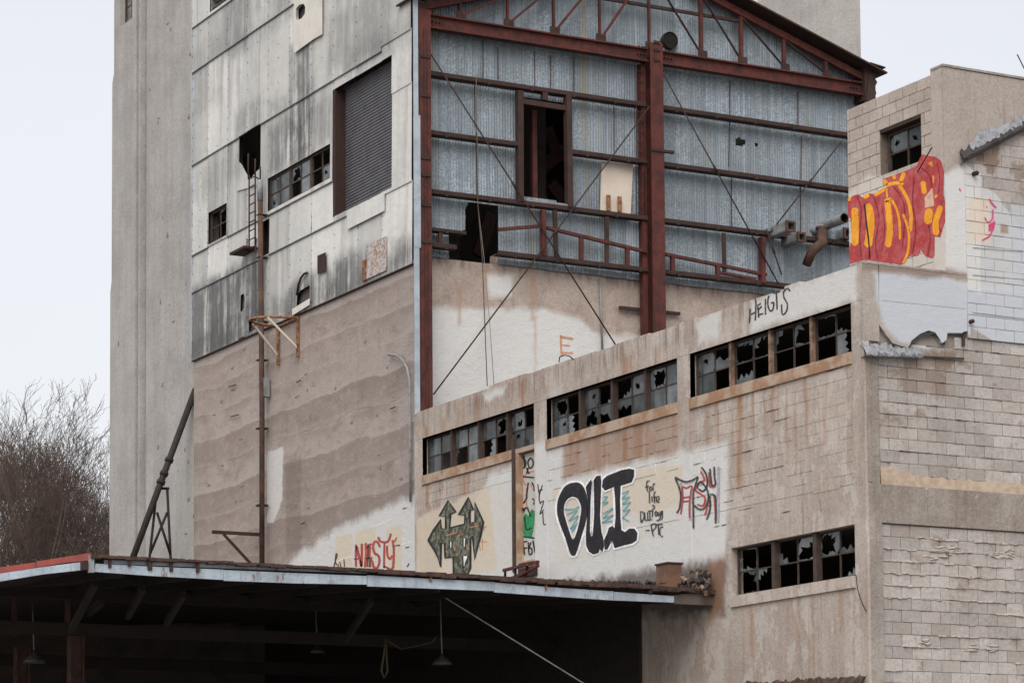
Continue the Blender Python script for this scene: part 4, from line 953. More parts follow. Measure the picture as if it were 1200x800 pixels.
# door
d = MB().box((X0+.12, dy0+.02, dz0+.01), (X0+.17, dy1-.12, zs-.12)).obj('door', mat_rust('pale_door', (.56,.55,.52), (.50,.49,.46), 4), ann)
MB().box((X0+.01, dy1-.12, dz0), (X0+.2, dy1-.001, zs-.101)).obj('door_frame', SILL, ann)
MB().box((X0-.03, dy1+.005, dz0-.2), (X0+.04, dy1+.10, zt-.6)).obj('door_post', SASH, ann)
MB().box((X0+.005, dy0+.002, zs-.099), (X0+.2, dy1-.003, zs-.002)).obj('door_head', SILL, ann)
MB().box((X0+.06, dy1-.20, dz0+1.05), (X0+.12, dy1-.16, dz0+1.1)).obj('door_handle', DKSTEEL, d)
MB().beam(PW(853,596.5,-.010), PW(1003,566,-.010), .006, .006).obj('joint_line', BAND, ann); MB().beam(PW(700,627,-.010), PW(853,597,-.010), .006, .005).obj('joint_line', BAND, ann)
# individual blocks in bay 3 (and a few of bay 2)
BL, BH = .40, .2032
def block_mesh(name, L, H, axis, mat, e=.008, dep=.02):
    """one masonry block face with chamfered arrises; axis 'x': face looks -X, 'y': face looks -Y"""
    gp = (.012 if mat.name.startswith('roof') else .007) if axis == 'x' else .004
    l, h = L/2-gp, H/2-.003; l2, h2 = l-.005, h-.004
    fr = [(-l2,-h2,-dep),(l2,-h2,-dep),(l2,h2,-dep),(-l2,h2,-dep)]; md = [(-l,-h,-dep+e),(l,-h,-dep+e),(l,h,-dep+e),(-l,h,-dep+e)]; bk = [(-l,-h,.01),(l,-h,.01),(l,h,.01),(-l,h,.01)]
    V = fr+md+bk; cv = (lambda a, b, w: (w, a, b)) if axis == 'x' else (lambda a, b, w: (a, w, b))
    F = [(0,1,2,3)]+[(i, 4+i, 4+(i+1) % 4, (i+1) % 4) for i in range(4)]+[(4+i, 8+i, 8+(i+1) % 4, 4+(i+1) % 4) for i in range(4)]
    me = bpy.data.meshes.new(name); me.from_pydata([cv(*p) for p in V], [], F); me.materials.append(mat); me.update(); return me
_bm = {}
def lay(parent, axis, c, u0, u1, v0, v1, mat, rng, skip=None, jit=.003, half0=0, stuff=None, dep=.012, clip=None):
    rows = int(round((v1-v0)/BH)); k = 0
    for r in range(rows):
        z = v0+BH*(r+.5); u = u0-(BL/2 if (r+half0) % 2 else 0)
        while u < u1-.02:
            a, b = max(u, u0), min(u+BL, u1); u += BL
            if clip and clip[2] < z < clip[3]:
                if a > clip[0]-.01 and b < clip[1]+.01: continue
                if a < clip[0] < b: b = clip[0]
                elif a < clip[1] < b: a = clip[1]
            if b-a < .03: continue
            if skip and skip((a+b)/2, z, a, b): continue
            key = (axis, round(b-a, 2), mat.name, dep)
            if key not in _bm: _bm[key] = block_mesh('block', round(b-a, 2), BH, axis, mat, .006, dep)
            j = rng.uniform(-jit, jit*2)
            loc = (c+j, (a+b)/2, z) if axis == 'x' else ((a+b)/2, c+j, z)
            if stuff is not None:
                n0 = len(stuff.v); me = _bm[key]; stuff.add([Vector(v.co)+Vector(loc) for v in me.vertices], [tuple(p.vertices) for p in me.polygons])
            else: copyob('block', _bm[key], loc, parent)
            k += 1
    return k
rb = random.Random(21)
def skip3(u, z, a, b): return z < PW(850,560).z-.2+.5*noise.noise((u*.8, z, 3)) and u > 38.6 or rb.random() < .33
nb = lay(ann, 'x', X0+INF, yP[5]+.003, yP[4]-.003, zs-.22-BH*10, zs-.22, WALL, rb, skip3, .001, dep=.006)
st2 = MB(); lay(None, 'x', X0+INF, yP[3]+.003, yP[2]-.003, zs-.22-BH*5, zs-.22, WALL, rb, lambda u, z, a, b: rb.random() < .4, .001, 0, st2, dep=.008)
lay(None, 'x', X0+INF, dy1+.15, yP[0]-.003, zs-.22-BH*2, zs-.22, WALL, rb, None, .001, 0, st2, dep=.006)
st2.obj('block_courses', WALL, ann, kind='stuff')
# ragged open joints where the mortar has dropped out
def open_joints(parent, axis, c, u0, u1, z0, rows, n, seed, keep=lambda u, z: True):
    r = random.Random(seed); m = MB()
    for _ in range(n):
        row = r.randrange(rows+1); z = z0+BH*row; u = r.uniform(u0, u1-.2); L_ = r.uniform(.08, .55)
        if not keep(u, z): continue
        if r.random() < .0: pts = [(u, z+BH*k/6) for k in range(7)]; vert = True
        else: pts = [(u+L_*k/8, z) for k in range(9)]; vert = False
        P = []
        for k, (a, b) in enumerate(pts):
            t_ = (.0015+.010*max(0, noise.noise((a*8+seed, b*8, k*.3))+.25))*(0.2 if k in (0, len(pts)-1) else 1)
            o = .004*noise.noise((a*11, b*5, 2))
            for sg in (-1, 1):
                aa, bb = (a+sg*t_+o, b) if vert else (min(a, u1), b+sg*t_+o)
                P.append((c, aa, bb) if axis == 'x' else (aa, c, bb))
        m.add(P, [(2*k, 2*k+1, 2*k+3, 2*k+2) for k in range(len(pts)-1)])
    return m.obj('open_joints', OPENJ, parent, kind='stuff')
OPENJ = simple('open_joint_shadow', (.13,.10,.08), (.07,.053,.044), .95)
open_joints(ann, 'x', X0+.0035, yP[5]+.05, yP[4]-.05, zs-.22-BH*11, 11, 34, 3, lambda u, z: u > 39.2 or z > 9.3)
open_joints(ann, 'x', X0+.0035, yP[3]+.05, yP[2]-.05, zs-.22-BH*4, 4, 20, 4)
# end wall (faces south)
xPil = PE(1030.5,440).x; zb_t, zb_b = PE(1031.7,566.7).z, PE(1034,611.7).z
XEND = 34.
MB().box((X0+.26, Y0+.07, 0), (XEND, Y0+.35, ZP-.03)).obj('end_wall', MORTL, ann)
MB().box((X0+.06, Y0-.0, 0), (xPil, Y0+.069, zb_t-.002)).obj('end_pier', BAND, ann)
MB().box((X0+.05, Y0+.005, zb_t+.001), (xPil-.02, Y0+.069, 10.28)).obj('end_pier', BAND, ann)
MB().box((X0+.052, Y0-.012, zb_t+.02), (X0+.13, Y0+.004, 10.2)).obj('pier_arris', BAND, ann)
MB().box((xPil+.001, Y0+.01, zb_b), (XEND, Y0+.069, zb_t)).obj('floor_band', BAND, ann)
# plastered, painted head of the end wall, with score lines
x35 = PE(1134,360).x
zpl = PE(1075,402).z
MB().box((X0+.002, Y0-.004, PE(1030,400).z), (xPil+.012, Y0+.066, ZP)).obj('plaster_corner', STUCCO, ann)
m = MB(); pg = [(1030,309.3),(1060,312.5),(1133.5,319.5),(1133.5,388),(1129,388.5),(1128,390),(1110,390),(1109,398),(1104,402),(1096,389.5),(1088,387),(1078,391),(1068,399),(1064,408),(1046,402),(1038,392),(1030,380)]
sheetpoly(m, [(PE(*p).x, PE(*p).z) for p in pg], None, lambda u, v, w: (u, Y0-.0055+w, v), .07); m.obj('plaster_head', STUCCO, ann)
for a_, b_ in (((1033,352),(1132,362)), ((1140,322),(1230,330)), ((1140,366),(1230,377)), ((1140,290),(1230,297))): MB().beam(PE(*a_,.004), PE(*b_,.004), .006, .008).obj('joint_line', BAND, ann)
MB().box((X0+.0, Y0-.012, ZP+.001), (PE(1131,322).x, Y0+.30, ZP+.035)).obj('coping', BAND, ann)
rb2 = random.Random(4)
# lower field below the band, upper field above, and raw courses to the plaster edge
zlow = zb_b-.02
lay(ann, 'y', Y0+.06, xPil+.01, 30.6, zlow-BH*14, zlow, END, rb2, None, .004, 0, dep=.016)
zup0 = zb_t+.18
def skipu(u, z, a, b):
    zz = PE(1100,400).z
    return (u < x35-.1 and z > PE(1080,398).z-.0) or (u < PE(1068,410).x and z > PE(1040,420).z)
nrow = int((PE(1150,395).z-zup0)/BH)
lay(ann, 'y', Y0+.06, xPil+.01, 30.6, zup0, zup0+BH*nrow, END, rb2, skipu, .004, 1, dep=.016)
zt0 = zup0+BH*nrow
far = MB(); lay(None, 'y', Y0+.06, 30.6, 33.4, zlow-BH*30, zlow, END, rb2, None, .004, 0, far, dep=.016); lay(None, 'y', Y0+.06, 30.6, 33.4, zup0, zt0, END, rb2, None, .004, 1, far, dep=.016)
lay(None, 'y', Y0+.06, xPil+.01, 30.6, zlow-BH*30, zlow-BH*14, END, rb2, None, .004, 0, far, dep=.016)
far.obj('block_courses', END, ann, kind='stuff')
open_joints(ann, 'y', Y0+.0385, xPil+.05, 30.5, zup0, nrow-1, 80, 5)
open_joints(ann, 'y', Y0+.0385, xPil+.05, 30.5, zlow-BH*14, 13, 45, 6)
# sandy mortar bed over the band, broken edge
m = MB(); N = 76; top = []
for i in range(N+1):
    x = xPil+.01+(33.4-xPil)*i/N; top.append((x, zb_t+.19+.05*noise.noise((x*2.1, 0, 0))+.04*noise.noise((x*7, 3, 0))+(.12 if i < 4 else .07 if i < 8 else 0)))
for i in range(N):
    (xa_, za_), (xb_, zb_) = top[i], top[i+1]
    m.add([(xa_,Y0+.02,zb_t),(xb_,Y0+.02,zb_t),(xb_,Y0+.036,zb_),(xa_,Y0+.036,za_),(xa_,Y0+.07,za_),(xb_,Y0+.07,zb_)], [(0,1,2,3),(3,2,5,4)])
m.obj('mortar_bed', MORTAR, ann)
# squeezed-out mortar ridges in the lower field
rg = random.Random(9)
def ridge(x0, x1, z, amp=.02, thick=.022, mat=RIDGE, face=.02):
    m = MB(); n = max(3, int((x1-x0)/.03)); P = []
    for i in range(n+1):
        x = x0+(x1-x0)*i/n; e = min(1, i/2, (n-i)/2)
        h = thick*(.15+1.3*abs(noise.noise((x*9, z*5, 1))))*e+.001; d = (.008+.05*abs(noise.noise((x*13, z*7, 4))))*e; c = z+amp*noise.noise((x*6, z*9, 7))
        P += [(x, Y0+.044, c+h), (x, Y0+.044-d, c+h*.2), (x, Y0+.044-d*.8, c-h), (x, Y0+.044, c-h*1.3)]
    for i in range(n):
        for k in range(3): m.f.append((4*i+k, 4*i+k+1, 4*i+5+k, 4*i+4+k))
    m.v = P; return m.obj('mortar_ridge', mat, ann, True)
for r in range(1, 14):
    z = zlow-BH*r; x = xPil+.02
    while x < 30.4:
        l = rg.uniform(.15, 1.1); pr_ = .9 if r in (2,3,4,5,6) else (.35 if r < 12 else .15)
        if rg.random() < pr_: ridge(x, min(x+l, 30.5), z)
        x += l+rg.uniform(.0, .5 if r < 7 else 1.2)
for x, r in ((28.35,1.6),(28.5,1.9),(28.75,1.5),(28.2,2.4),(29.6,1.7),(29.8,2.0),(28.0,9.4),(29.0,9.6),(29.4,9.6),(28.6,1.4),(29.9,1.5)):
    z = zlow-BH*r
    for k in range(3): ridge(x+rg.uniform(-.12,.1), x+rg.uniform(.15,.3), z-k*.05, .05, .035)
# crumpled flashing tray at the corner and broken ledge details
def crumple(name, px0, px1, pt, mat, parent, w=.14, seed=1, plane=PE, sag=.02):
    r = random.Random(seed); m = MB(); n = 30; A, B = plane(*px0), plane(*px1)
    for i in range(n+1):
        p = A.lerp(B, i/n); k = 1-.35*(i/n)
        f = noise.noise((i*.7, seed, 0))
        a = p+Vector((0, .06, pt*k*(1+.5*f))); b = p+Vector((0, -.05-.03*f, pt*k*(.7+.5*noise.noise((i*1.3, 5, seed))))); c = p+Vector((0, -w*k*(.8+.3*f), .02+.03*f)); d = p+Vector((0, -w*k*(.8+.3*f)+.01, -.03)); e = p+Vector((0, .06, -.03))
        m.v += [tuple(x+Vector((r.uniform(-.02,.02), r.uniform(-.02,.01), r.uniform(-.035,.035)*(1 if j < 3 else .2)))) for j, x in enumerate((a, b, c, d, e))]
    for i in range(n):
        for k in range(4): m.f.append((5*i+k, 5*i+k+1, 5*i+6+k, 5*i+5+k))
    return m.obj(name, mat, parent)
crumple('crumpled_flashing', (1010,416), (1077,418), .22, LEAD, ann, .20, 3)
# tag of loose broken block edges
for pts in ([(1067,399),(1078,393),(1096,388),(1108,402),(1107,404),(1095,391),(1079,395),(1068,402)], [(1109,389),(1129,389),(1130,392),(1111,392)], [(1128,389),(1131,389),(1131,405),(1128,405)], [(1067,416),(1130,419),(1130,421),(1067,418)], [(1066,399),(1068,399),(1068,413),(1066,413)]):
    m = MB(); sheetpoly(m, [(PE(*p).x, PE(*p).z) for p in pts], None, lambda u, v, w: (u, Y0-.004+w, v), .03); m.obj('tar_edge', TAR, ann)
p = PE(1137,377,.0); MB().tube([p+Vector((0,.05,0)), p+Vector((0,-.08,0))], .035, 10).obj('pipe_stub', DKSTEEL, ann, True)
# dark broken ledge at the wall foot by the corner
m = MB(); N = 60; A, B = PW(868,803), PW(1015,794)
for i in range(N+1):
    p = A.lerp(B, i/N); f = noise.noise((i*.8, 2, 0)); g_ = noise.noise((i*1.7, 7, 0))
    m.v += [(X0+.06, p.y, p.z+.06+.10*f), (X0-.05-.05*g_, p.y, p.z+.02+.10*g_), (X0-.09-.05*f, p.y, p.z-.07+.04*g_), (X0-.02, p.y, p.z-.2)]
for i in range(N):
    for k in range(3): m.f.append((4*i+k, 4*i+k+1, 4*i+5+k, 4*i+4+k))
m.obj('broken_ledge', mat_rust('ledge_rot', (.04,.032,.028), (.09,.06,.045), 7), ann)
# shell
MB().box((X0+.31, Y0+.36, 11.2), (XEND, YF-.1, 11.4)).obj('roof', TAR, ann)
MB().box((X0+.31, Y0+.36, 7.7), (XEND, YF-.1, 7.85)).obj('inner_floor', INNER, ann)
MB().box((XEND-.3, Y0+.36, 0), (XEND, YF-.1, 11.199)).obj('east_wall', END, ann)
MB().box((X0+.31, YF-.4, 0), (XEND-.31, YF-.15, 11.199)).obj('inner_wall', INNER, ann)
MB().box((X0+4.0, Y0+.4, 0), (X0+4.2, YF-.45, 11.199)).obj('inner_wall', INNER, ann)
MB().tube([PW(655,424,.0), PW(656,418,.02), PW(661,416,.04), PW(667,417,.03), PW(672,421,.0)], .012, 6).obj('bent_wire', DKSTEEL, None, True, 'small bent wire loop standing on the annex parapet', 'wire')
# ledge cable by the lower window
MB().tube([PW(1003,673,.02), PW(1005,690,.03), PW(1009,703,.03), PW(1015,716,.02)], .008, 5).obj('loose_wire', DKSTEEL, None, True, 'thin dark wire drooping from the small window to the building corner', 'wire')

# ================================================================== ROOF-TOP BLOCK
pen = thing('rooftop_block', (30, 38.5, 11.4), 'small concrete block stair house on the annex roof with red and orange graffiti', 'building')
yPf = PP(992,128).y; zPt = PP(1090,88).z; yPil = PP(1090.5,100).y
wn = (PP(1079,160).y, PP(1031,170).y, PP(1033,207).z, PP(1031,152.3).z)
m = MB(); holed(m, lambda u, v, w: (X1+.02+w, u, v), yPil, yPf, 11.4, zPt-.02, [wn], .22); m.obj('west_wall', MORTD, pen)
MB().box((X1-.002, Y0+.03, 11.41), (X1+.24, yPil-.001, zPt+.06)).obj('corner_pier', PENT, pen)
FL0, FL1 = PE(1124,187), PE(1215,140)
def roofz(x): return FL0.z+(x-FL0.x)*(FL1.z-FL0.z)/(FL1.x-FL0.x)
m = MB(); sheetpoly(m, [(X1+.25, ZP+.037), (x35-.006, ZP+.037), (x35-.006, roofz(x35)-.04), (31.6, roofz(31.6)-.04), (31.6, zPt+.05), (X1+.25, zPt+.05)], None, lambda u, v, w: (u, Y0+w, v), .06); m.obj('plaster_face', STUCCO, pen)
MB().box((31.605, Y0, ZP+.1), (XEND-.5, Y0+.06, zPt+.05)).obj('plaster_face', STUCCO, pen)
MB().box((X1+.0, Y0+.0, ZP+.037), (X1+.249, Y0+.029, zPt+.059)).obj('plaster_return', STUCCO, pen)
MB().box((X1+.25, Y0+.061, 11.4), (XEND-.5, Y0+.3, zPt+.0)).obj('south_wall', END, pen)
MB().box((X1-.015, Y0-.02, zPt+.061), (XEND-.5, Y0+.33, zPt+.10)).obj('coping', BAND, pen)
MB().box((X1+.25, Y0+.31, zPt-.35), (XEND-.5, yPf-.01, zPt-.2)).obj('roof', TAR, pen)
MB().box((X1+.25, yPf-.25, 11.41), (XEND-.5, yPf-.001, zPt-.05)).obj('north_wall', END, pen)
MB().box((XEND-.7, Y0+.31, 11.41), (XEND-.51, yPf-.26, zPt-.36)).obj('east_wall', END, pen)
rb3 = random.Random(14)
zr_ = zPt-BH*19
def skipw(u, z, a, b): return b > wn[0]+.02 and a < wn[1]-.02 and z+BH/2 > wn[2]+.06 and z-BH/2 < wn[3]-.06
lay(pen, 'x', X1+.012, yPil+.002, yPf-.002, zr_, zPt, PENT, rb3, None, .002, 0, dep=.014, clip=wn)
# flanking pieces so that the blocks meet the window reveal
for a, b in ((wn[0]-.16, wn[0]), (wn[1], wn[1]+.16)): pass
# raw block field under the old roof line on the south face
def skipr(u, z, a, b): return z-BH*.2 > roofz(a)-.02
nr2 = int((15-zt0)/BH)
lay(pen, 'y', Y0+.02, x35, 30.6, zt0, zt0+BH*nr2, END, rb3, skipr, .004, nrow % 2+1, dep=.018)
MB().box((x35-.004, Y0+.014, zt0), (31.6, Y0+.0605, 14.75)).obj('mortar_backing', MORTL, pen)
# step flashing along the old roof line
m = MB(); N = 34
for i in range(N+1):
    p = FL0.lerp(FL1, i/N); f = noise.noise((i*.6, 1, 0)); g_ = noise.noise((i*1.9, 4, 0))
    m.v += [(p.x, Y0-.01, p.z+.13+.09*f), (p.x, Y0-.07-.03*g_, p.z+.07+.06*f), (p.x, Y0-.13-.03*f, p.z-.01+.03*g_), (p.x, Y0-.11, p.z-.07+.02*g_), (p.x, Y0-.0, p.z-.09)]
for i in range(N):
    for k in range(4): m.f.append((5*i+k, 5*i+k+1, 5*i+6+k, 5*i+5+k))
m.obj('roof_flashing', TAR, pen)
m = MB()
for i in range(N+1):
    p = FL0.lerp(FL1, .12+.88*i/N); f = noise.noise((i*.45, 9, 0)); h = .10+.10*f+(.10 if 3 < i < 12 else 0)
    m.v += [(p.x, Y0-.012, p.z+.10+h), (p.x, Y0-.05-.03*f, p.z+.08+h*.5), (p.x, Y0-.09, p.z+.03)]
for i in range(N):
    for k in range(2): m.f.append((3*i+k, 3*i+k+1, 3*i+4+k, 3*i+3+k))
m.obj('crumpled_flashing', LEAD, pen)
# window
L = wn[1]-wn[0]
MB().box((X1+.005, wn[0]+.002, wn[3]-.07), (X1+.24, wn[1]-.002, wn[3]-.002)).obj('lintel', DKSTEEL, pen)
sash_window(pen, lambda u, v, w: (X1+.02+w, u, v), wn[0]+.01, wn[1]-.06, wn[2]+.01, wn[3]-.08, 2, 2, '..hh', 77, .12, .04, .03)
MB().tube([PP(1075,202,.03), PP(1092,173,.2)], .012, 6).obj('stay_rod', DKSTEEL, pen)
p = PE(1141,204,-.0); MB().tube([p+Vector((0,.05,0)), p+Vector((0,-.1,0))], .04, 10).obj('pipe_stub', DKSTEEL, pen, True)
# antenna rod on its roof
a, b = on(1192,64,1,Y0+1.5), on(1204,88,1,Y0+1.5)
MB().tube([a, a+(b-a)*2.6], .012, 6).obj('antenna_rod', DKSTEEL, None, True, 'thin bent rod sticking up from the roof of the block stair house', 'antenna')

# ================================================================== GRAFFITI
INK = mat_spray('black_spray', (.022,.021,.026), .05); PEN_ = mat_spray('black_marker', (.05,.05,.055), .2); RED = mat_spray('red_spray', (.42,.075,.06), .18); WSP = mat_spray('white_spray', (.78,.78,.78), .1)
TEAL = mat_spray('teal_spray', (.16,.40,.44), .25); GREENS = mat_spray('green_spray', (.03,.26,.10), .1); OLIVE = mat_spray('olive_spray', (.055,.06,.05), .10, (.25,.26,.19), 9); MAG = mat_spray('crimson_spray', (.46,.06,.065), .12, (.53,.13,.13)); YEL = mat_spray('amber_spray', (.80,.34,.03), .05); PINK = mat_spray('pink_spray', (.55,.06,.16), .1); GREYS = mat_spray('grey_spray', (.40,.39,.41), .2)
def wpl(o): return lambda x, y: PW(x, y, o)
LO = -.0025; LOP = .004      # infill face, parapet face
def graf(parts, label, parent):
    for mat, fn in parts:
        m = MB(); fn(m); m.obj('graffiti', mat, parent, label=label)
Z1 = zoomed(640, 535, 800/130)
Oo = Z1([(190,190),(235,190),(270,225),(292,290),(298,370),(285,460),(255,560),(215,690),(195,708),(175,690),(140,580),(105,490),(85,420),(82,350),(95,290),(130,225),(160,200)])
Oi = Z1([(190,283),(230,300),(255,360),(250,430),(230,520),(205,590),(185,592),(165,540),(140,460),(125,400),(130,340),(155,300)])
Uu = Z1([(300,200),(325,165),(327,180),(318,300),(315,400),(312,540),(322,575),(338,570),(345,500),(350,400),(348,250),(345,170),(365,140),(390,135),(395,180),(390,300),(385,420),(395,540),(410,590),(415,640),(405,685),(385,660),(375,690),(340,700),(310,680),(292,640),(290,560),(298,420),(302,300),(288,220)])
Ii = Z1([(405,215),(412,165),(440,140),(540,100),(600,88),(632,95),(630,140),(615,180),(570,195),(535,208),(530,300),(532,430),(540,530),(570,545),(600,520),(635,520),(655,550),(650,600),(620,620),(560,635),(495,655),(480,600),(470,600),(440,665),(425,670),(420,600),(440,560),(455,510),(480,500),(495,520),(505,430),(500,300),(492,215),(460,225),(425,240)])
graf([(WSP, lambda m: [stroke(m, Oo, 6.5, wpl(LO), True, closed=True), stroke(m, Uu, 5, wpl(LO+.0003), False, closed=True), stroke(m, Ii, 6, wpl(LO+.0006), False, closed=True)]), (WSP, lambda m: stroke(m, Oi, 4.5, wpl(LO+.0008), True, closed=True)),
      (INK, lambda m: [fill(m, smooth_line(Oo+Oo[:1])[:-1], wpl(LO+.002), smooth_line(Oi+Oi[:1])[:-1]), fill(m, Uu, wpl(LO+.002)), fill(m, Ii, wpl(LO+.002))]),
      (TEAL, lambda m: [stroke(m, Z1(q), 1.7, wpl(LO+.0012), False) for q in ([(130,380),(200,378),(242,355)], [(148,415),(222,385),(165,460),(232,425),(175,520),(225,480),(185,540)], [(408,290),(440,285),(408,330),(445,325),(408,350)], [(405,410),(480,370),(410,440),(480,420),(405,475),(480,460)], [(545,265),(592,245),(548,300),(600,290),(550,340),(605,325),(555,390),(602,380),(550,440),(600,465)])])], 'black bubble letters with white outline', ann)
Z2 = zoomed(740, 535, 800/120); BL2 = lambda m, L_, w, o=LO+.002: [stroke(m, Z2(q), w*1.45, wpl(o)) for q in L_]
graf([(GREYS, lambda m: BL2(m, [[(370,170),(430,205),(495,175)], [(385,200),(395,300),(380,420)], [(680,75),(678,280),(675,510)], [(650,225),(600,230)], [(470,250),(455,400),(460,500)]], 2.2, LO+.001)),
      (RED, lambda m: BL2(m, [[(385,450),(400,340),(398,240),(430,245),(472,232),(455,340),(455,480)], [(402,320),(455,312)], [(402,350),(450,345)], [(540,110),(570,180),(530,200),(500,260),(540,290),(575,320),(560,380),(510,370)], [(605,120),(612,225),(655,228)], [(605,300),(590,400),(572,455)], [(645,300),(655,420),(655,500)]], 1.5, LO+.0015)),
      (PEN_, lambda m: BL2(m, [[(350,440),(375,400),(385,300),(365,220),(343,162),(385,185),(430,195),(480,180),(517,160),(490,250),(482,330),(484,560)], [(545,80),(580,130),(592,190),(585,240),(555,268),(520,245),(520,212),(545,200),(575,230),(598,280),(598,340),(570,400),(525,408),(488,375)], [(613,90),(620,170),(628,220),(655,212),(648,150),(645,75)], [(610,300),(615,380),(605,440),(585,490)], [(612,292),(640,295),(656,320),(660,420),(657,520)]], 1.5))], 'grey and red outlined letters', ann)
graf([(PEN_, lambda m: BL2(m, [[(145,185),(120,195),(118,230),(125,272)], [(105,235),(140,228)], [(150,230),(140,250),(152,262),(160,245),(150,230)], [(168,265),(170,212),(186,212)],
      [(138,265),(140,330),(142,362)], [(158,305),(162,352)], [(190,268),(176,290),(180,362)], [(170,318),(195,312)], [(195,340),(215,330),(210,308),(195,318),(198,350),(220,350)],
      [(62,430),(85,430),(98,455),(92,485),(74,508),(70,435)], [(102,430),(106,490),(126,488),(124,428)], [(140,425),(145,490)], [(126,424),(158,420)], [(130,496),(162,486)], [(160,385),(172,378),(178,400),(165,410),(162,470)], [(180,440),(192,425),(200,445),(190,460),(180,440)], [(215,430),(203,440),(212,458),(222,430),(222,480),(195,500)], [(238,420),(226,435),(234,452),(240,420),(238,480),(215,492)],
      [(108,575),(142,572)], [(152,530),(160,575),(172,622)], [(148,530),(182,522),(190,545),(164,578)], [(192,530),(244,526)], [(208,530),(212,608)], [(248,545),(225,555),(222,605),(246,624)]], 1.0))], 'small black handwritten lines', ann)
Z3 = zoomed(865, 330, 800/55)
graf([(PEN_, lambda m: [stroke(m, Z3(q), 1.9, wpl(LOP)) for q in ([(205,460),(200,580),(190,710)], [(300,290),(300,480),(290,665)], [(215,560),(300,518)], [(335,420),(345,520),(350,615)], [(318,412),(390,370)], [(340,480),(405,415)], [(350,565),(430,540)], [(465,290),(465,565)], [(525,235),(505,330),(515,440),(555,500),(595,460),(605,355),(555,370)], [(590,198),(650,182),(720,160)], [(650,190),(665,480)], [(885,165),(850,120),(800,140),(770,200),(785,280),(835,370),(830,480),(780,555),(745,530),(740,385)])])], 'black letters reading HEIGTS', ann)
Z4 = zoomed(380, 600, 10)
wm = lambda x, y: PW(x, y, .003-.02)
graf([(RED, lambda m: [stroke(m, Z4(q), w/10, wm) for q, w in (([(372,372),(370,500),(372,640)],26), ([(378,390),(408,520),(438,635)],30), ([(440,362),(440,500),(432,640)],30), ([(485,355),(492,480),(478,645)],32), ([(500,420),(530,380),(560,370)],26), ([(535,390),(530,520),(540,645)],28), ([(490,545),(540,530)],22), ([(655,410),(625,350),(590,345),(570,400),(590,475),(635,510),(645,580),(620,650),(580,640),(560,560)],28), ([(628,285),(655,335),(700,350),(750,335),(782,245)],26), ([(705,360),(703,500),(700,650)],26), ([(735,385),(740,500),(770,545),(800,500)],24), ([(800,320),(815,440),(812,560),(800,655),(740,665)],28), ([(850,290),(818,350)],16), ([(690,640),(720,640),(760,660)],24))]),
      (PEN_, lambda m: [stroke(m, Z4(q), 1.3, lambda x, y: PW(x, y, .005-.02)) for q in ([(112,640),(128,560),(138,485),(152,505),(130,570),(148,622)], [(160,600),(166,640)], [(182,575),(190,620),(202,640)], [(230,545),(236,640)], [(345,548),(400,540)], [(515,370),(510,560),(505,640)], [(800,395),(890,383)], [(560,520),(520,640)], [(950,415),(998,402)], [(970,640),(995,595)])])], 'red sprayed letters reading NASTY', mill)
Z5 = zoomed(490, 570, 800/110)
AR = Z5([(85,455),(130,370),(195,280),(195,355),(235,360),(235,250),(180,250),(255,120),(320,215),(275,230),(268,350),(395,320),(400,240),(345,240),(430,90),(470,195),(440,200),(440,305),(485,300),(480,130),(555,300),(530,420),(480,620),(465,420),(445,440),(445,690),(420,745),(300,740),(300,600),(230,605),(225,480),(195,480),(190,680),(150,560)])
HOL = [Z5(q) for q in ([(268,465),(288,462),(288,522),(268,522)], [(383,440),(406,438),(402,512),(383,512)], [(380,588),(426,588),(405,650),(384,690)])]
graf([(OLIVE, lambda m: fill(m, AR, wpl(LO))), (INK, lambda m: [stroke(m, AR, 2.3, wpl(LO+.001), False, closed=True)]+[stroke(m, q, 1.5, wpl(LO+.002), False, closed=True) for q in HOL]), (WSP, lambda m: [fill(m, q, wpl(LO+.0014)) for q in HOL]),
      (OR, lambda m: [stroke(m, Z5(q), .9, wpl(LO)) for q in ([(560,330),(560,380)], [(555,340),(585,340)], [(520,490),(530,545)], [(545,440),(548,540)], [(530,465),(590,470)])]),
      (OR, lambda m: [stroke(m, Z5(q), 1.5, wpl(LO+.0006)) for q in ([(235,420),(280,405),(330,390)], [(330,420),(380,400)], [(450,345),(520,330)], [(230,540),(250,560)], [(300,500),(315,545)], [(400,470),(430,540)])])], 'olive arrow-tipped monogram with dark outline', ann)
# door tags
Z6 = zoomed(585, 520, 800/170); DP = lambda x, y: PW(x, y, .004-.12)
graf([(GREENS, lambda m: fill(m, Z6([(108,372),(125,365),(132,395),(150,385),(160,400),(180,360),(196,370),(190,440),(178,512),(140,508),(125,440)]), DP)),
      (OR, lambda m: [stroke(m, Z6(q), 1.5, DP) for q in ([(108,250),(115,190),(190,150),(195,190)], [(150,240),(150,330),(165,360)], [(170,220),(195,260)], [(125,190),(150,230)])])], 'green and orange paint', d)
DP2 = lambda x, y: PW(x, y, .006-.12)
graf([(INK, lambda m: [stroke(m, Z6(q), 1.6, DP2) for q in ([(128,75),(116,100),(124,130),(142,125),(146,95),(128,75)], [(172,75),(158,100),(168,132),(184,120),(186,92),(172,75)], [(135,60),(140,130)], [(150,130),(165,165)], [(160,130),(150,165)], [(118,178),(195,185)], [(125,205),(120,260),(130,325),(155,290)], [(160,210),(150,290)], [(178,210),(192,235),(192,260)], [(180,300),(194,310),(190,335)], [(125,380),(150,350),(175,400)], [(140,400),(150,470),(180,460)], [(130,510),(195,518)], [(130,540),(140,610)], [(130,540),(155,535)], [(135,575),(155,570)], [(160,540),(165,605),(180,600),(178,575),(165,570),(175,540)], [(185,530),(198,600)])])], 'black marker tags', d)
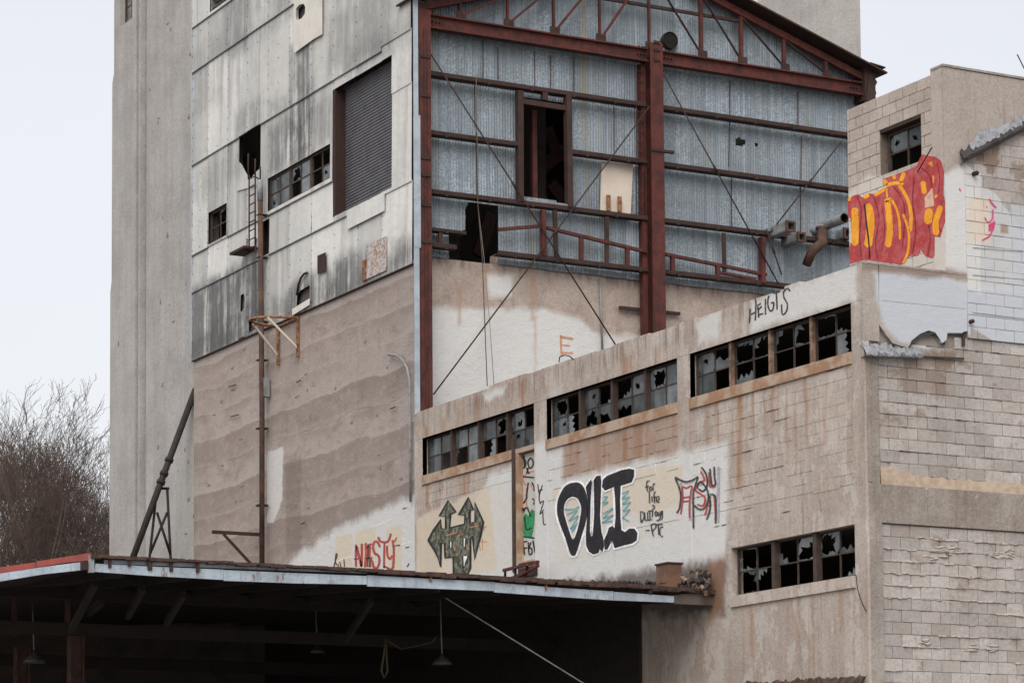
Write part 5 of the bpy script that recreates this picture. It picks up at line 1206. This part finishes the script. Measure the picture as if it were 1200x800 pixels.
graf([(PEN_, lambda m: [stroke(m, Z6(q), 1.4, wpl(LO)) for q in ([(212,220),(222,285)], [(238,225),(220,290),(228,330)], [(215,260),(240,250)], [(222,330),(245,315),(225,385),(245,360)], [(240,370),(245,440),(258,440)])])], 'thin black tag beside the door', ann)
# red and amber piece on the roof-top block
Z7 = zoomed(985, 170, 800/150); P7 = lambda o: (lambda x, y: PP(x, y, o-.0))
big = Z7([(45,365),(75,320),(110,310),(135,330),(180,305),(215,310),(270,280),(300,260),(262,215),(340,190),(420,160),(480,130),(500,80),(515,60),(540,70),(590,75),(625,100),(643,160),(640,310),(650,350),(650,480),(620,575),(585,570),(585,690),(570,705),(530,690),(500,650),(480,690),(430,690),(380,745),(200,720),(150,712),(60,740),(55,640),(75,600),(70,470),(50,440)])
graf([(MAG, lambda m: fill(m, big, P7(.005))),
      (YEL, lambda m: [stroke(m, Z7(q), w*1.55/5.33, P7(.007)) for q, w in (([(88,390),(92,500),(90,630)],28), ([(172,365),(188,480),(170,640)],32), ([(290,345),(302,430),(308,530),(296,640)],25), ([(315,335),(350,400),(368,480),(372,590)],10), ([(365,250),(415,330),(440,430),(437,540)],14), ([(390,430),(425,540),(422,660),(390,740)],10), ([(515,225),(525,305)],22), ([(555,395),(545,495)],32), ([(628,378),(595,480),(600,565)],24), ([(212,315),(285,270)],14), ([(290,330),(288,270)],8), ([(268,215),(290,250)],18), ([(335,185),(335,215)],16), ([(397,170),(375,235)],16), ([(285,252),(335,238),(395,242)],14), ([(275,350),(320,335)],16), ([(145,330),(180,310)],14), ([(580,190),(580,240)],6), ([(590,330),(605,310)],10), ([(50,350),(60,330)],14))]),
      (mat_spray('peach_spray', (.62,.40,.30), .1), lambda m: [fill(m, Z7([(528,330),(572,268),(582,378),(530,392)]), P7(.0065))]), (YEL, lambda m: fill(m, Z7([(550,115),(570,100),(575,135)]), P7(.007))),
      (mat_spray('dark_red_spray', (.24,.03,.045), .2), lambda m: [stroke(m, Z7(q), w/5.33, P7(.0062)) for q, w in (([(105,320),(130,420),(120,560),(130,700)],7), ([(205,320),(240,450),(220,600),(230,710)],7), ([(330,260),(390,350),(400,480),(385,640)],7), ([(460,200),(450,350),(470,520),(450,680)],8), ([(500,140),(560,200),(575,330)],7), ([(600,110),(620,200),(610,300)],6), ([(530,420),(560,560),(545,690)],8), ([(262,400),(275,520),(260,660)],6), ([(640,350),(590,470),(630,540)],6))]),
      (INK, lambda m: stroke(m, Z7([(150,370),(163,500),(176,600),(182,712)]), 1.8, P7(.0085)))], 'red block lettering filled with amber strokes', pen)
Z8 = zoomed(1110, 140, 480/90); P8 = lambda x, y: PE(x, y, .006)
graf([(PINK, lambda m: [stroke(m, Z8(q), w/5.33, P8) for q, w in (([(262,495),(285,530),(308,552)],10), ([(235,610),(255,642),(282,620),(286,560)],8), ([(218,755),(262,730),(285,690)],9), ([(75,430),(86,450)],8), ([(243,545),(252,548)],8))]+[fill(m, Z8([(260,660),(300,634),(290,690),(262,698)]), P8)])], 'pink scrawled arrow', pen)

# ================================================================== CANOPY
cend = PW(835, 692); YK = cend.y
can = thing('loading_canopy', (20, YK, 0), 'long flat dock canopy with pale blue fascia, rusty roof edge and dark underside', 'canopy')
PK = lambda x, y, off=0.: on(x, y, 1, YK-off)
K0 = PK(105, 657); kd = on(0, 672, 2, K0.z)-K0; kd.z = 0; kd.normalize(); kn = Vector((-kd.y, kd.x, 0))
def PL(x, y):                                        # point on the slanted left side plane
    d = ray(x, y); tt = (K0-CAM).dot(kn)/d.dot(kn); return CAM+d*tt
def strip(name, pts_top, pts_bot, mat, fn, th, n3):
    m = MB(); T_ = [fn(*p) for p in pts_top]; B_ = [fn(*p) for p in pts_bot]; k = len(T_); off = Vector(n3)*th
    V = T_+B_+[p+off for p in T_]+[p+off for p in B_]; F = []
    for i in range(k-1): F += [(k+i, k+i+1, i+1, i), (3*k+i, 2*k+i, 2*k+i+1, 3*k+i+1), (i, i+1, 2*k+i+1, 2*k+i), (k+i+1, k+i, 3*k+i, 3*k+i+1)]
    F += [(0, 2*k, 3*k, k), (k-1, 2*k-1, 4*k-1, 3*k-1)]
    m.add(V, F); return m.obj(name, mat, can)
up = (0, 1, 0)
strip('fascia_sheet', [(112,660),(180,663.5),(262,667)], [(110,669.5),(180,674.5),(262,679)], FASCIA, PK, .03, up)
strip('fascia_sheet', [(262.5,667.5),(345,671),(430,674.5)], [(262.5,680),(345,683),(430,684.5)], FASCIA, lambda x, y: PK(x, y, .012), .03, up)
strip('fascia_sheet', [(430.5,673.5),(500,677.5),(579,681.5)], [(430.5,686.5),(500,689),(579,692)], FASCIA, PK, .03, up)
strip('fascia_sheet', [(579.5,682),(650,688),(719,692.5)], [(579.5,693.5),(650,698.5),(719,703)], FASCIA, lambda x, y: PK(x, y, .010), .03, up)
strip('fascia_sheet', [(719.5,693),(775,697),(790,698)], [(719.5,703),(775,705),(790,705.5)], FASCIA, PK, .03, up)
strip('fascia_board', [(790.5,697),(836,692)], [(790.5,707),(836,709)], simple('stained_timber', (.12,.10,.085), (.08,.065,.055)), PK, .05, up)
strip('upper_fascia', [(122,655.5),(240,659.5),(330,663),(430,667)], [(122,660),(240,664.5),(330,668),(430,671.5)], FASCIA, lambda x, y: PK(x, y, -.06), .02, up)
# rusty corrugated roof edge, ragged
m = MB(); r5 = random.Random(6); xx = 107.
while xx < 834:
    f = (xx-107)/(834-107); yt = 649.5+(690-649.5)*f-1.5*math.sin(f*3.1)+r5.uniform(-.6, .6); h = (5.2 if xx < 440 else 6.5)*r5.uniform(.75, 1.15); w = r5.uniform(5, 11)
    a, b = PK(xx, yt, .05+r5.uniform(0, .03)), PK(min(xx+w-.4, 835), yt+w*.055+h, -.15)
    m.box(a, (b.x, b.y, b.z)); xx += w
m.obj('rusty_roof_edge', mat_rust('edge_rust', (.05,.032,.028), (.095,.055,.042), 8), can, kind='stuff')
for xx in (129, 152, 176, 201, 232, 505, 640, 762):
    f = (xx-107)/727; y = 654+40*f; p = PK(xx, y, .03); w_ = r5.uniform(.012, .035); MB().box((p.x-w_, YK-.035, p.z-r5.uniform(.06, .15)), (p.x+w_, YK+.0, p.z+.06)).obj('rust_tab', ORUST if xx in (505, 640) else DKSTEEL, can)
L_ = lambda x, y: PL(x, y)
strip('red_trim', [(-60,673.4),(0,664.2),(41,658.5)], [(-60,680),(0,671.4),(41,664.8)], REDTRIM, L_, .05, kn*(1 if kn.y > 0 else -1)); strip('red_trim', [(43,657.3),(80,651.5),(104.5,647.5)], [(43,664.3),(80,658.5),(104.5,656.3)], REDTRIM, L_, .05, kn*(1 if kn.y > 0 else -1))
strip('side_fascia', [(-60,680.3),(0,671.6),(50,664),(96,658)], [(-60,690),(0,680.8),(50,672.5),(96,667.5)], FASCIA, L_, .03, kn*(1 if kn.y > 0 else -1))
MB().box(PK(96,657.5,-.02), PK(104,668,-.1)).obj('corner_cap', DKSTEEL, can); MB().box(PK(105,650,.03), PK(108.5,671,-.05)).obj('corner_cap', GREYTUBE, can)
# deck, rafters, beams, posts, rear wall
zK = PK(300, 667.5).z
sl_ = .06
YKB = 62.
kx = lambda y: K0.x+kd.x/kd.y*(y-YK)
m = MB(); th = .07
A = [(K0.x+.06, YK+.08, zK), (X0-.03, YK+.08, zK-.02), (X0-.03, YKB, zK+sl_*(YKB-YK)), (kx(YKB)+.12, YKB, zK-.05)]
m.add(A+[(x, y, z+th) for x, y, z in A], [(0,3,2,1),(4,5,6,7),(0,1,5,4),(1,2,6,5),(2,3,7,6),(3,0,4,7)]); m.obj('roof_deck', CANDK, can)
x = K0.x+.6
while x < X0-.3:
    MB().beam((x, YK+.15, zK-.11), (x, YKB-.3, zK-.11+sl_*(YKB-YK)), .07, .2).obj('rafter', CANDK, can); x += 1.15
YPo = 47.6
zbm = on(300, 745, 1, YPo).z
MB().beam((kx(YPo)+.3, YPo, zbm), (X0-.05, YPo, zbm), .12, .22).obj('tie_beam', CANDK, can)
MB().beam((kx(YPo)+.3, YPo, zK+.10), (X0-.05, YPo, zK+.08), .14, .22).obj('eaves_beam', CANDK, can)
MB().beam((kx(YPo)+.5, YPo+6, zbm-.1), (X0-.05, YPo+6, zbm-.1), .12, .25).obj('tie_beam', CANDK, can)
for px_, Y_ in ((85, YPo), (22, 50.4), (590, YPo+6), (740, YPo)):
    p = on(px_, 760, 1, Y_); zt_ = zK-.02+sl_*(Y_-YK)
    MB().ibeam((p.x+.06, Y_, 0), (p.x+.06, Y_, zbm-.115), .2, .26, .02, (1,0,0)).obj('post', CANPOST, can)
    MB().box((p.x-.13, Y_-.02, zbm+.112), (p.x-.05, Y_+.06, zt_-.22)).obj('post_upper', CANPOST, can)
for a, b, Y_ in (((83,738),(112,683),44.6), ((104,718),(119,705),46.5), ((405,750),(436,702),45), ((150,722),(168,688),45), ((195,730),(215,696),45), ((830,740),(772,700),45), ((740,770),(830,700),46)):
    MB().beam(on(*a,1,Y_+1.2), on(*b,1,Y_-1.2), .09, .12).obj('knee_brace', CANDK, can)
MB().box((3, YKB+.01, 0), (X0-.05, YKB+.2, 8.2)).obj('rear_wall', INNERDK, can)
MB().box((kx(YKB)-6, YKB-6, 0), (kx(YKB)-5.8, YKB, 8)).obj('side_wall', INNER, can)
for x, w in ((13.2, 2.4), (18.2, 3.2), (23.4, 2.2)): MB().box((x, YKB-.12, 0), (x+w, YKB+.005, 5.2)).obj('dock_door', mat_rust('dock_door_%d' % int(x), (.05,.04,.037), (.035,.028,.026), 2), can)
yd = PW(752,760).y; YKB += .056; zd0, zd1 = zK-.01+sl_*(yd-YK), zK-.01+sl_*(YKB-.05-YK)
MB().add([(X0-.06,yd,0),(X0-.002,yd,0),(X0-.002,YKB-.05,0),(X0-.06,YKB-.05,0),(X0-.06,yd,zd0),(X0-.002,yd,zd0),(X0-.002,YKB-.05,zd1),(X0-.06,YKB-.05,zd1)], [(3,2,1,0),(4,5,6,7),(0,1,5,4),(1,2,6,5),(2,3,7,6),(3,0,4,7)]).obj('shade_lining', STEEL_SHADE, can); YKB -= .056  # added near-black sheet over the wall, its colour deepens the under-canopy shade
# things on the canopy roof
p = PW(780,672,.35); t = thing('meter_box', PW(779,686,.35), 'rusty brown metal box standing on the roof edge by the wall', 'box')
a = PW(769,684,.62); b = PW(782,660,.62); MB().box((a.x, b.y-.02, a.z-.1), (a.x+.30, a.y, b.z)).obj('box_body', mat_rust('box_rust', (.20,.11,.075), (.14,.08,.06), 4), t)
MB().box((a.x-.02, b.y-.04, b.z+.001), (a.x+.32, a.y+.02, b.z+.03)).obj('lid', DKSTEEL, t)
MB().box((a.x-.012, b.y+.03, a.z), (a.x-.001, a.y-.05, b.z-.06)).obj('door_panel', mat_rust('box_rust_light', (.20,.115,.08), (.14,.08,.06), 4), t)
r6 = random.Random(12)
t = thing('rubble_heap', PW(815,690,.2), 'heap of broken mortar and brick rubble on the roof edge against the wall', 'rubble')
RB = [mat_rust('rubble_brick', (.17,.105,.075), (.09,.06,.045), 8), TAR, mat_rust('rubble_mortar', (.30,.24,.19), (.12,.09,.07), 8)]
for i in range(90):
    x = r6.uniform(790, 832); y = 692-r6.uniform(0, 1)**1.4*(26 if x > 808 else 18); c = PW(x, y+2, r6.uniform(.03, .3)); s_ = r6.uniform(.03, .09)
    m = MB(); R_ = Matrix.Rotation(r6.uniform(0, 3), 3, Vector((r6.random(), r6.random(), r6.random()+.1)).normalized())
    V = [Vector((a_, b_, c_)) for a_ in (-1,1) for b_ in (-.7,.7) for c_ in (-.5,.5)]
    m.add([c+R_ @ (v*s_*r6.uniform(.7, 1.1)) for v in V], [(0,1,3,2),(4,6,7,5),(0,4,5,1),(2,3,7,6),(0,2,6,4),(1,5,7,3)]); m.obj('chunk', RB[i % 3], t)
m = MB()
for i in range(260):
    x = r6.uniform(640, 812); y = 688-(812-x)*.012-r6.uniform(-2, 6); c = PW(x, y, r6.uniform(.02, .4)); s_ = r6.uniform(.015, .05)
    V = [Vector((a_, b_, c_)) for a_ in (-1,1) for b_ in (-.7,.7) for c_ in (-.5,.5)]; R_ = Matrix.Rotation(r6.uniform(0, 3), 3, Vector((r6.random(), r6.random(), r6.random()+.1)).normalized())
    m.add([c+R_ @ (v*s_) for v in V], [(0,1,3,2),(4,6,7,5),(0,4,5,1),(2,3,7,6),(0,2,6,4),(1,5,7,3)])
m.obj('roof_debris', TAR, None, False, 'dark leaf litter and grit along the canopy roof at the wall', 'debris', kind='stuff')
# door step frame
c = PW(612,668,.3); t = thing('door_step', PW(612,680,.4), 'broken rusty steel step frame under the graffiti door', 'steps')
for a, b in (((590,668),(631,658)), ((592,668),(592,680)), ((604,664),(604,676)), ((618,661),(616,674)), ((590,680),(616,672)), ((600,678),(631,662))):
    MB().beam(PW(*a,.5), PW(*b,.4), .05, .06).obj('bar', STEEL if a[0] != 592 else DKSTEEL, t)
MB().box(PW(605,661,.06), PW(629,655,-.02)).obj('threshold', SILL, t)
MB().box(PW(607,677,.05), PW(630,662,.0)).obj('back_plate', DKSTEEL, t)
# hanging lamps, rope, rod under canopy
def lamp(x, y, ytop, Y_, label, s=1.):
    p = on(x, y, 1, Y_); t = thing('pendant_lamp', p, label, 'lamp', None); q = on(x-2, ytop, 1, Y_)
    prof = [(.03,.16),(.05,.13),(.09,.11),(.16,.05),(.19,0),(.18,0),(.15,.045),(.04,.10)]; m = MB(); n = 20
    for r_, z in prof:
        for k in range(n): a = 2*math.pi*k/n; m.v.append((p.x+r_*s*math.cos(a), p.y+r_*s*math.sin(a), p.z+z*s))
    for j in range(len(prof)-1):
        for k in range(n): m.f.append((j*n+k, j*n+(k+1) % n, (j+1)*n+(k+1) % n, (j+1)*n+k))
    m.obj('shade', LAMPM, t, True); MB().tube([p+Vector((0,0,.15*s)), q.lerp(p, .4), q], .012, 6).obj('cord', WIRE, t, True)
    MB().tube([p+Vector((0,0,.12*s)), p+Vector((0,0,.2*s))], .03, 8).obj('cap', DKSTEEL, t, True)
lamp(518, 778, 699, 45.5, 'unlit pendant lamp on a long cord beside the slanting pole')
lamp(40, 776, 705, 48.5, 'unlit pale pendant lamp hanging between the two left canopy posts', 1.1)
lamp(372, 764, 712, 49.5, 'small dim pendant lamp hanging under the canopy beyond the rope', .8)
P = [on(452,748,1,46), on(450,765,1,46), on(447,785,1,46), on(450,794,1,46), on(454,786,1,46), on(453,766,1,46), on(452,750,1,46)]
MB().tube(P, .02, 6).obj('coiled_rope', ROPE, None, True, 'short loop of frayed yellowish rope hanging under the canopy', 'rope')
MB().tube([on(452,749,1,46), on(470,760,1,46.2), on(490,756,1,46.4), on(506,752,1,46.2), on(512,745,1,46)], .012, 6).obj('slack_cable', ROPE, None, True, 'slack dark cable swagged between rope loop and pendant lamp', 'cable')
MB().tube([on(522,700,1,42.6), on(682,799,1,42.6), on(760,847,1,42.6)], .012, 6).obj('slanting_pole', WIRE, None, True, 'pale thin pole slanting down from the canopy fascia', 'pole')

# ================================================================== BARE TREES
def tree_mesh(seed, H):
    r = random.Random(seed); tr, cr = MB(), MB()
    def seg(p, d, L, R, lev):
        n = 6 if lev == 0 else 3 if lev < 3 else 2; pts = [p]; dd = d.copy()
        for i in range(n):
            j = Vector((r.uniform(-1,1), r.uniform(-1,1), r.uniform(-.4,.6)))*(.05+.045*lev); dd = (dd+j+Vector((0,0,.06))).normalized(); pts.append(pts[-1]+dd*L/n)
        rs = [max(.006, R*(1-.72*i/n)) for i in range(n+1)]
        (tr if lev < 1 else cr).tube(pts, rs, 6 if lev < 2 else 3, False)
        if lev >= 5 or L < .3: return
        k = (13, 6, 5, 4, 2)[lev]
        for i in range(k):
            f = r.uniform(.32 if lev == 0 else .2, .98) if i else 1.0; x = f*n; a = min(int(x), n-1); q = pts[a].lerp(pts[a+1], x-a); dl = (pts[a+1]-pts[a]).normalized()
            ang = r.uniform(0, 6.28); sp = r.uniform(.3, .62) if lev < 2 else r.uniform(.35, .9); ort = dl.orthogonal().normalized(); b = dl.cross(ort)
            nd = (dl*math.cos(sp)+(ort*math.cos(ang)+b*math.sin(ang))*math.sin(sp)+Vector((0,0,.10))).normalized()
            l2 = H*r.uniform(.20, .36)*(1.15-f*.55) if lev == 0 else L*r.uniform(.38, .62)
            seg(q, nd, l2, max(.007, R*(1-.6*f)*r.uniform(.4, .62)), lev+1)
    seg(Vector((0,0,-.1)), Vector((r.uniform(-.08,.08), r.uniform(-.08,.08), 1)).normalized(), H*.80, H*.0125, 0)
    return tr.mesh('trunk', BARK, True), cr.mesh('crown', BARK)
TM = [tree_mesh(41+i, 17) for i in range(4)]
spots = [(-16,98,1.05),(-2,92,1.0),(8,100,1.03),(20,90,.97),(34,98,1.0),(46,92,.97),(60,98,1.0),(72,90,.95),(88,98,.98),(100,90,.93),(114,98,.95),(126,92,.86),(32,110,1.22),(80,104,1.08),(66,128,1.3),(12,126,1.25),(50,70,.55),(85,74,.6),(2,76,.66),(118,78,.6)]
lab = ['bare grey-brown tree with fine twigs, standing beyond the canopy roof', 'young bare tree, thin and low, standing before the taller bare trees beyond canopy', 'tall bare tree at the back of the leafless trees beyond canopy']
for i, (px_, dep, s_) in enumerate(spots):
    d_ = ray(px_, 1030); p = CAM+d_*dep; p.z = -.1
    k = 1 if dep < 80 else 2 if dep > 108 else 0
    t = thing('bare_tree', p, lab[k], 'tree', 'bare trees beyond the canopy %d' % k)
    for me, nm in zip(TM[i % 4], ('trunk', 'crown')):
        o = bpy.data.objects.new(nm, me); COL.objects.link(o); o.parent = t
    t.rotation_euler = (0, 0, i*1.7); t.scale = (s_*.86, s_*.86, s_*.95)
for o in bpy.data.objects:
    if '_base' in o: del o['_base']
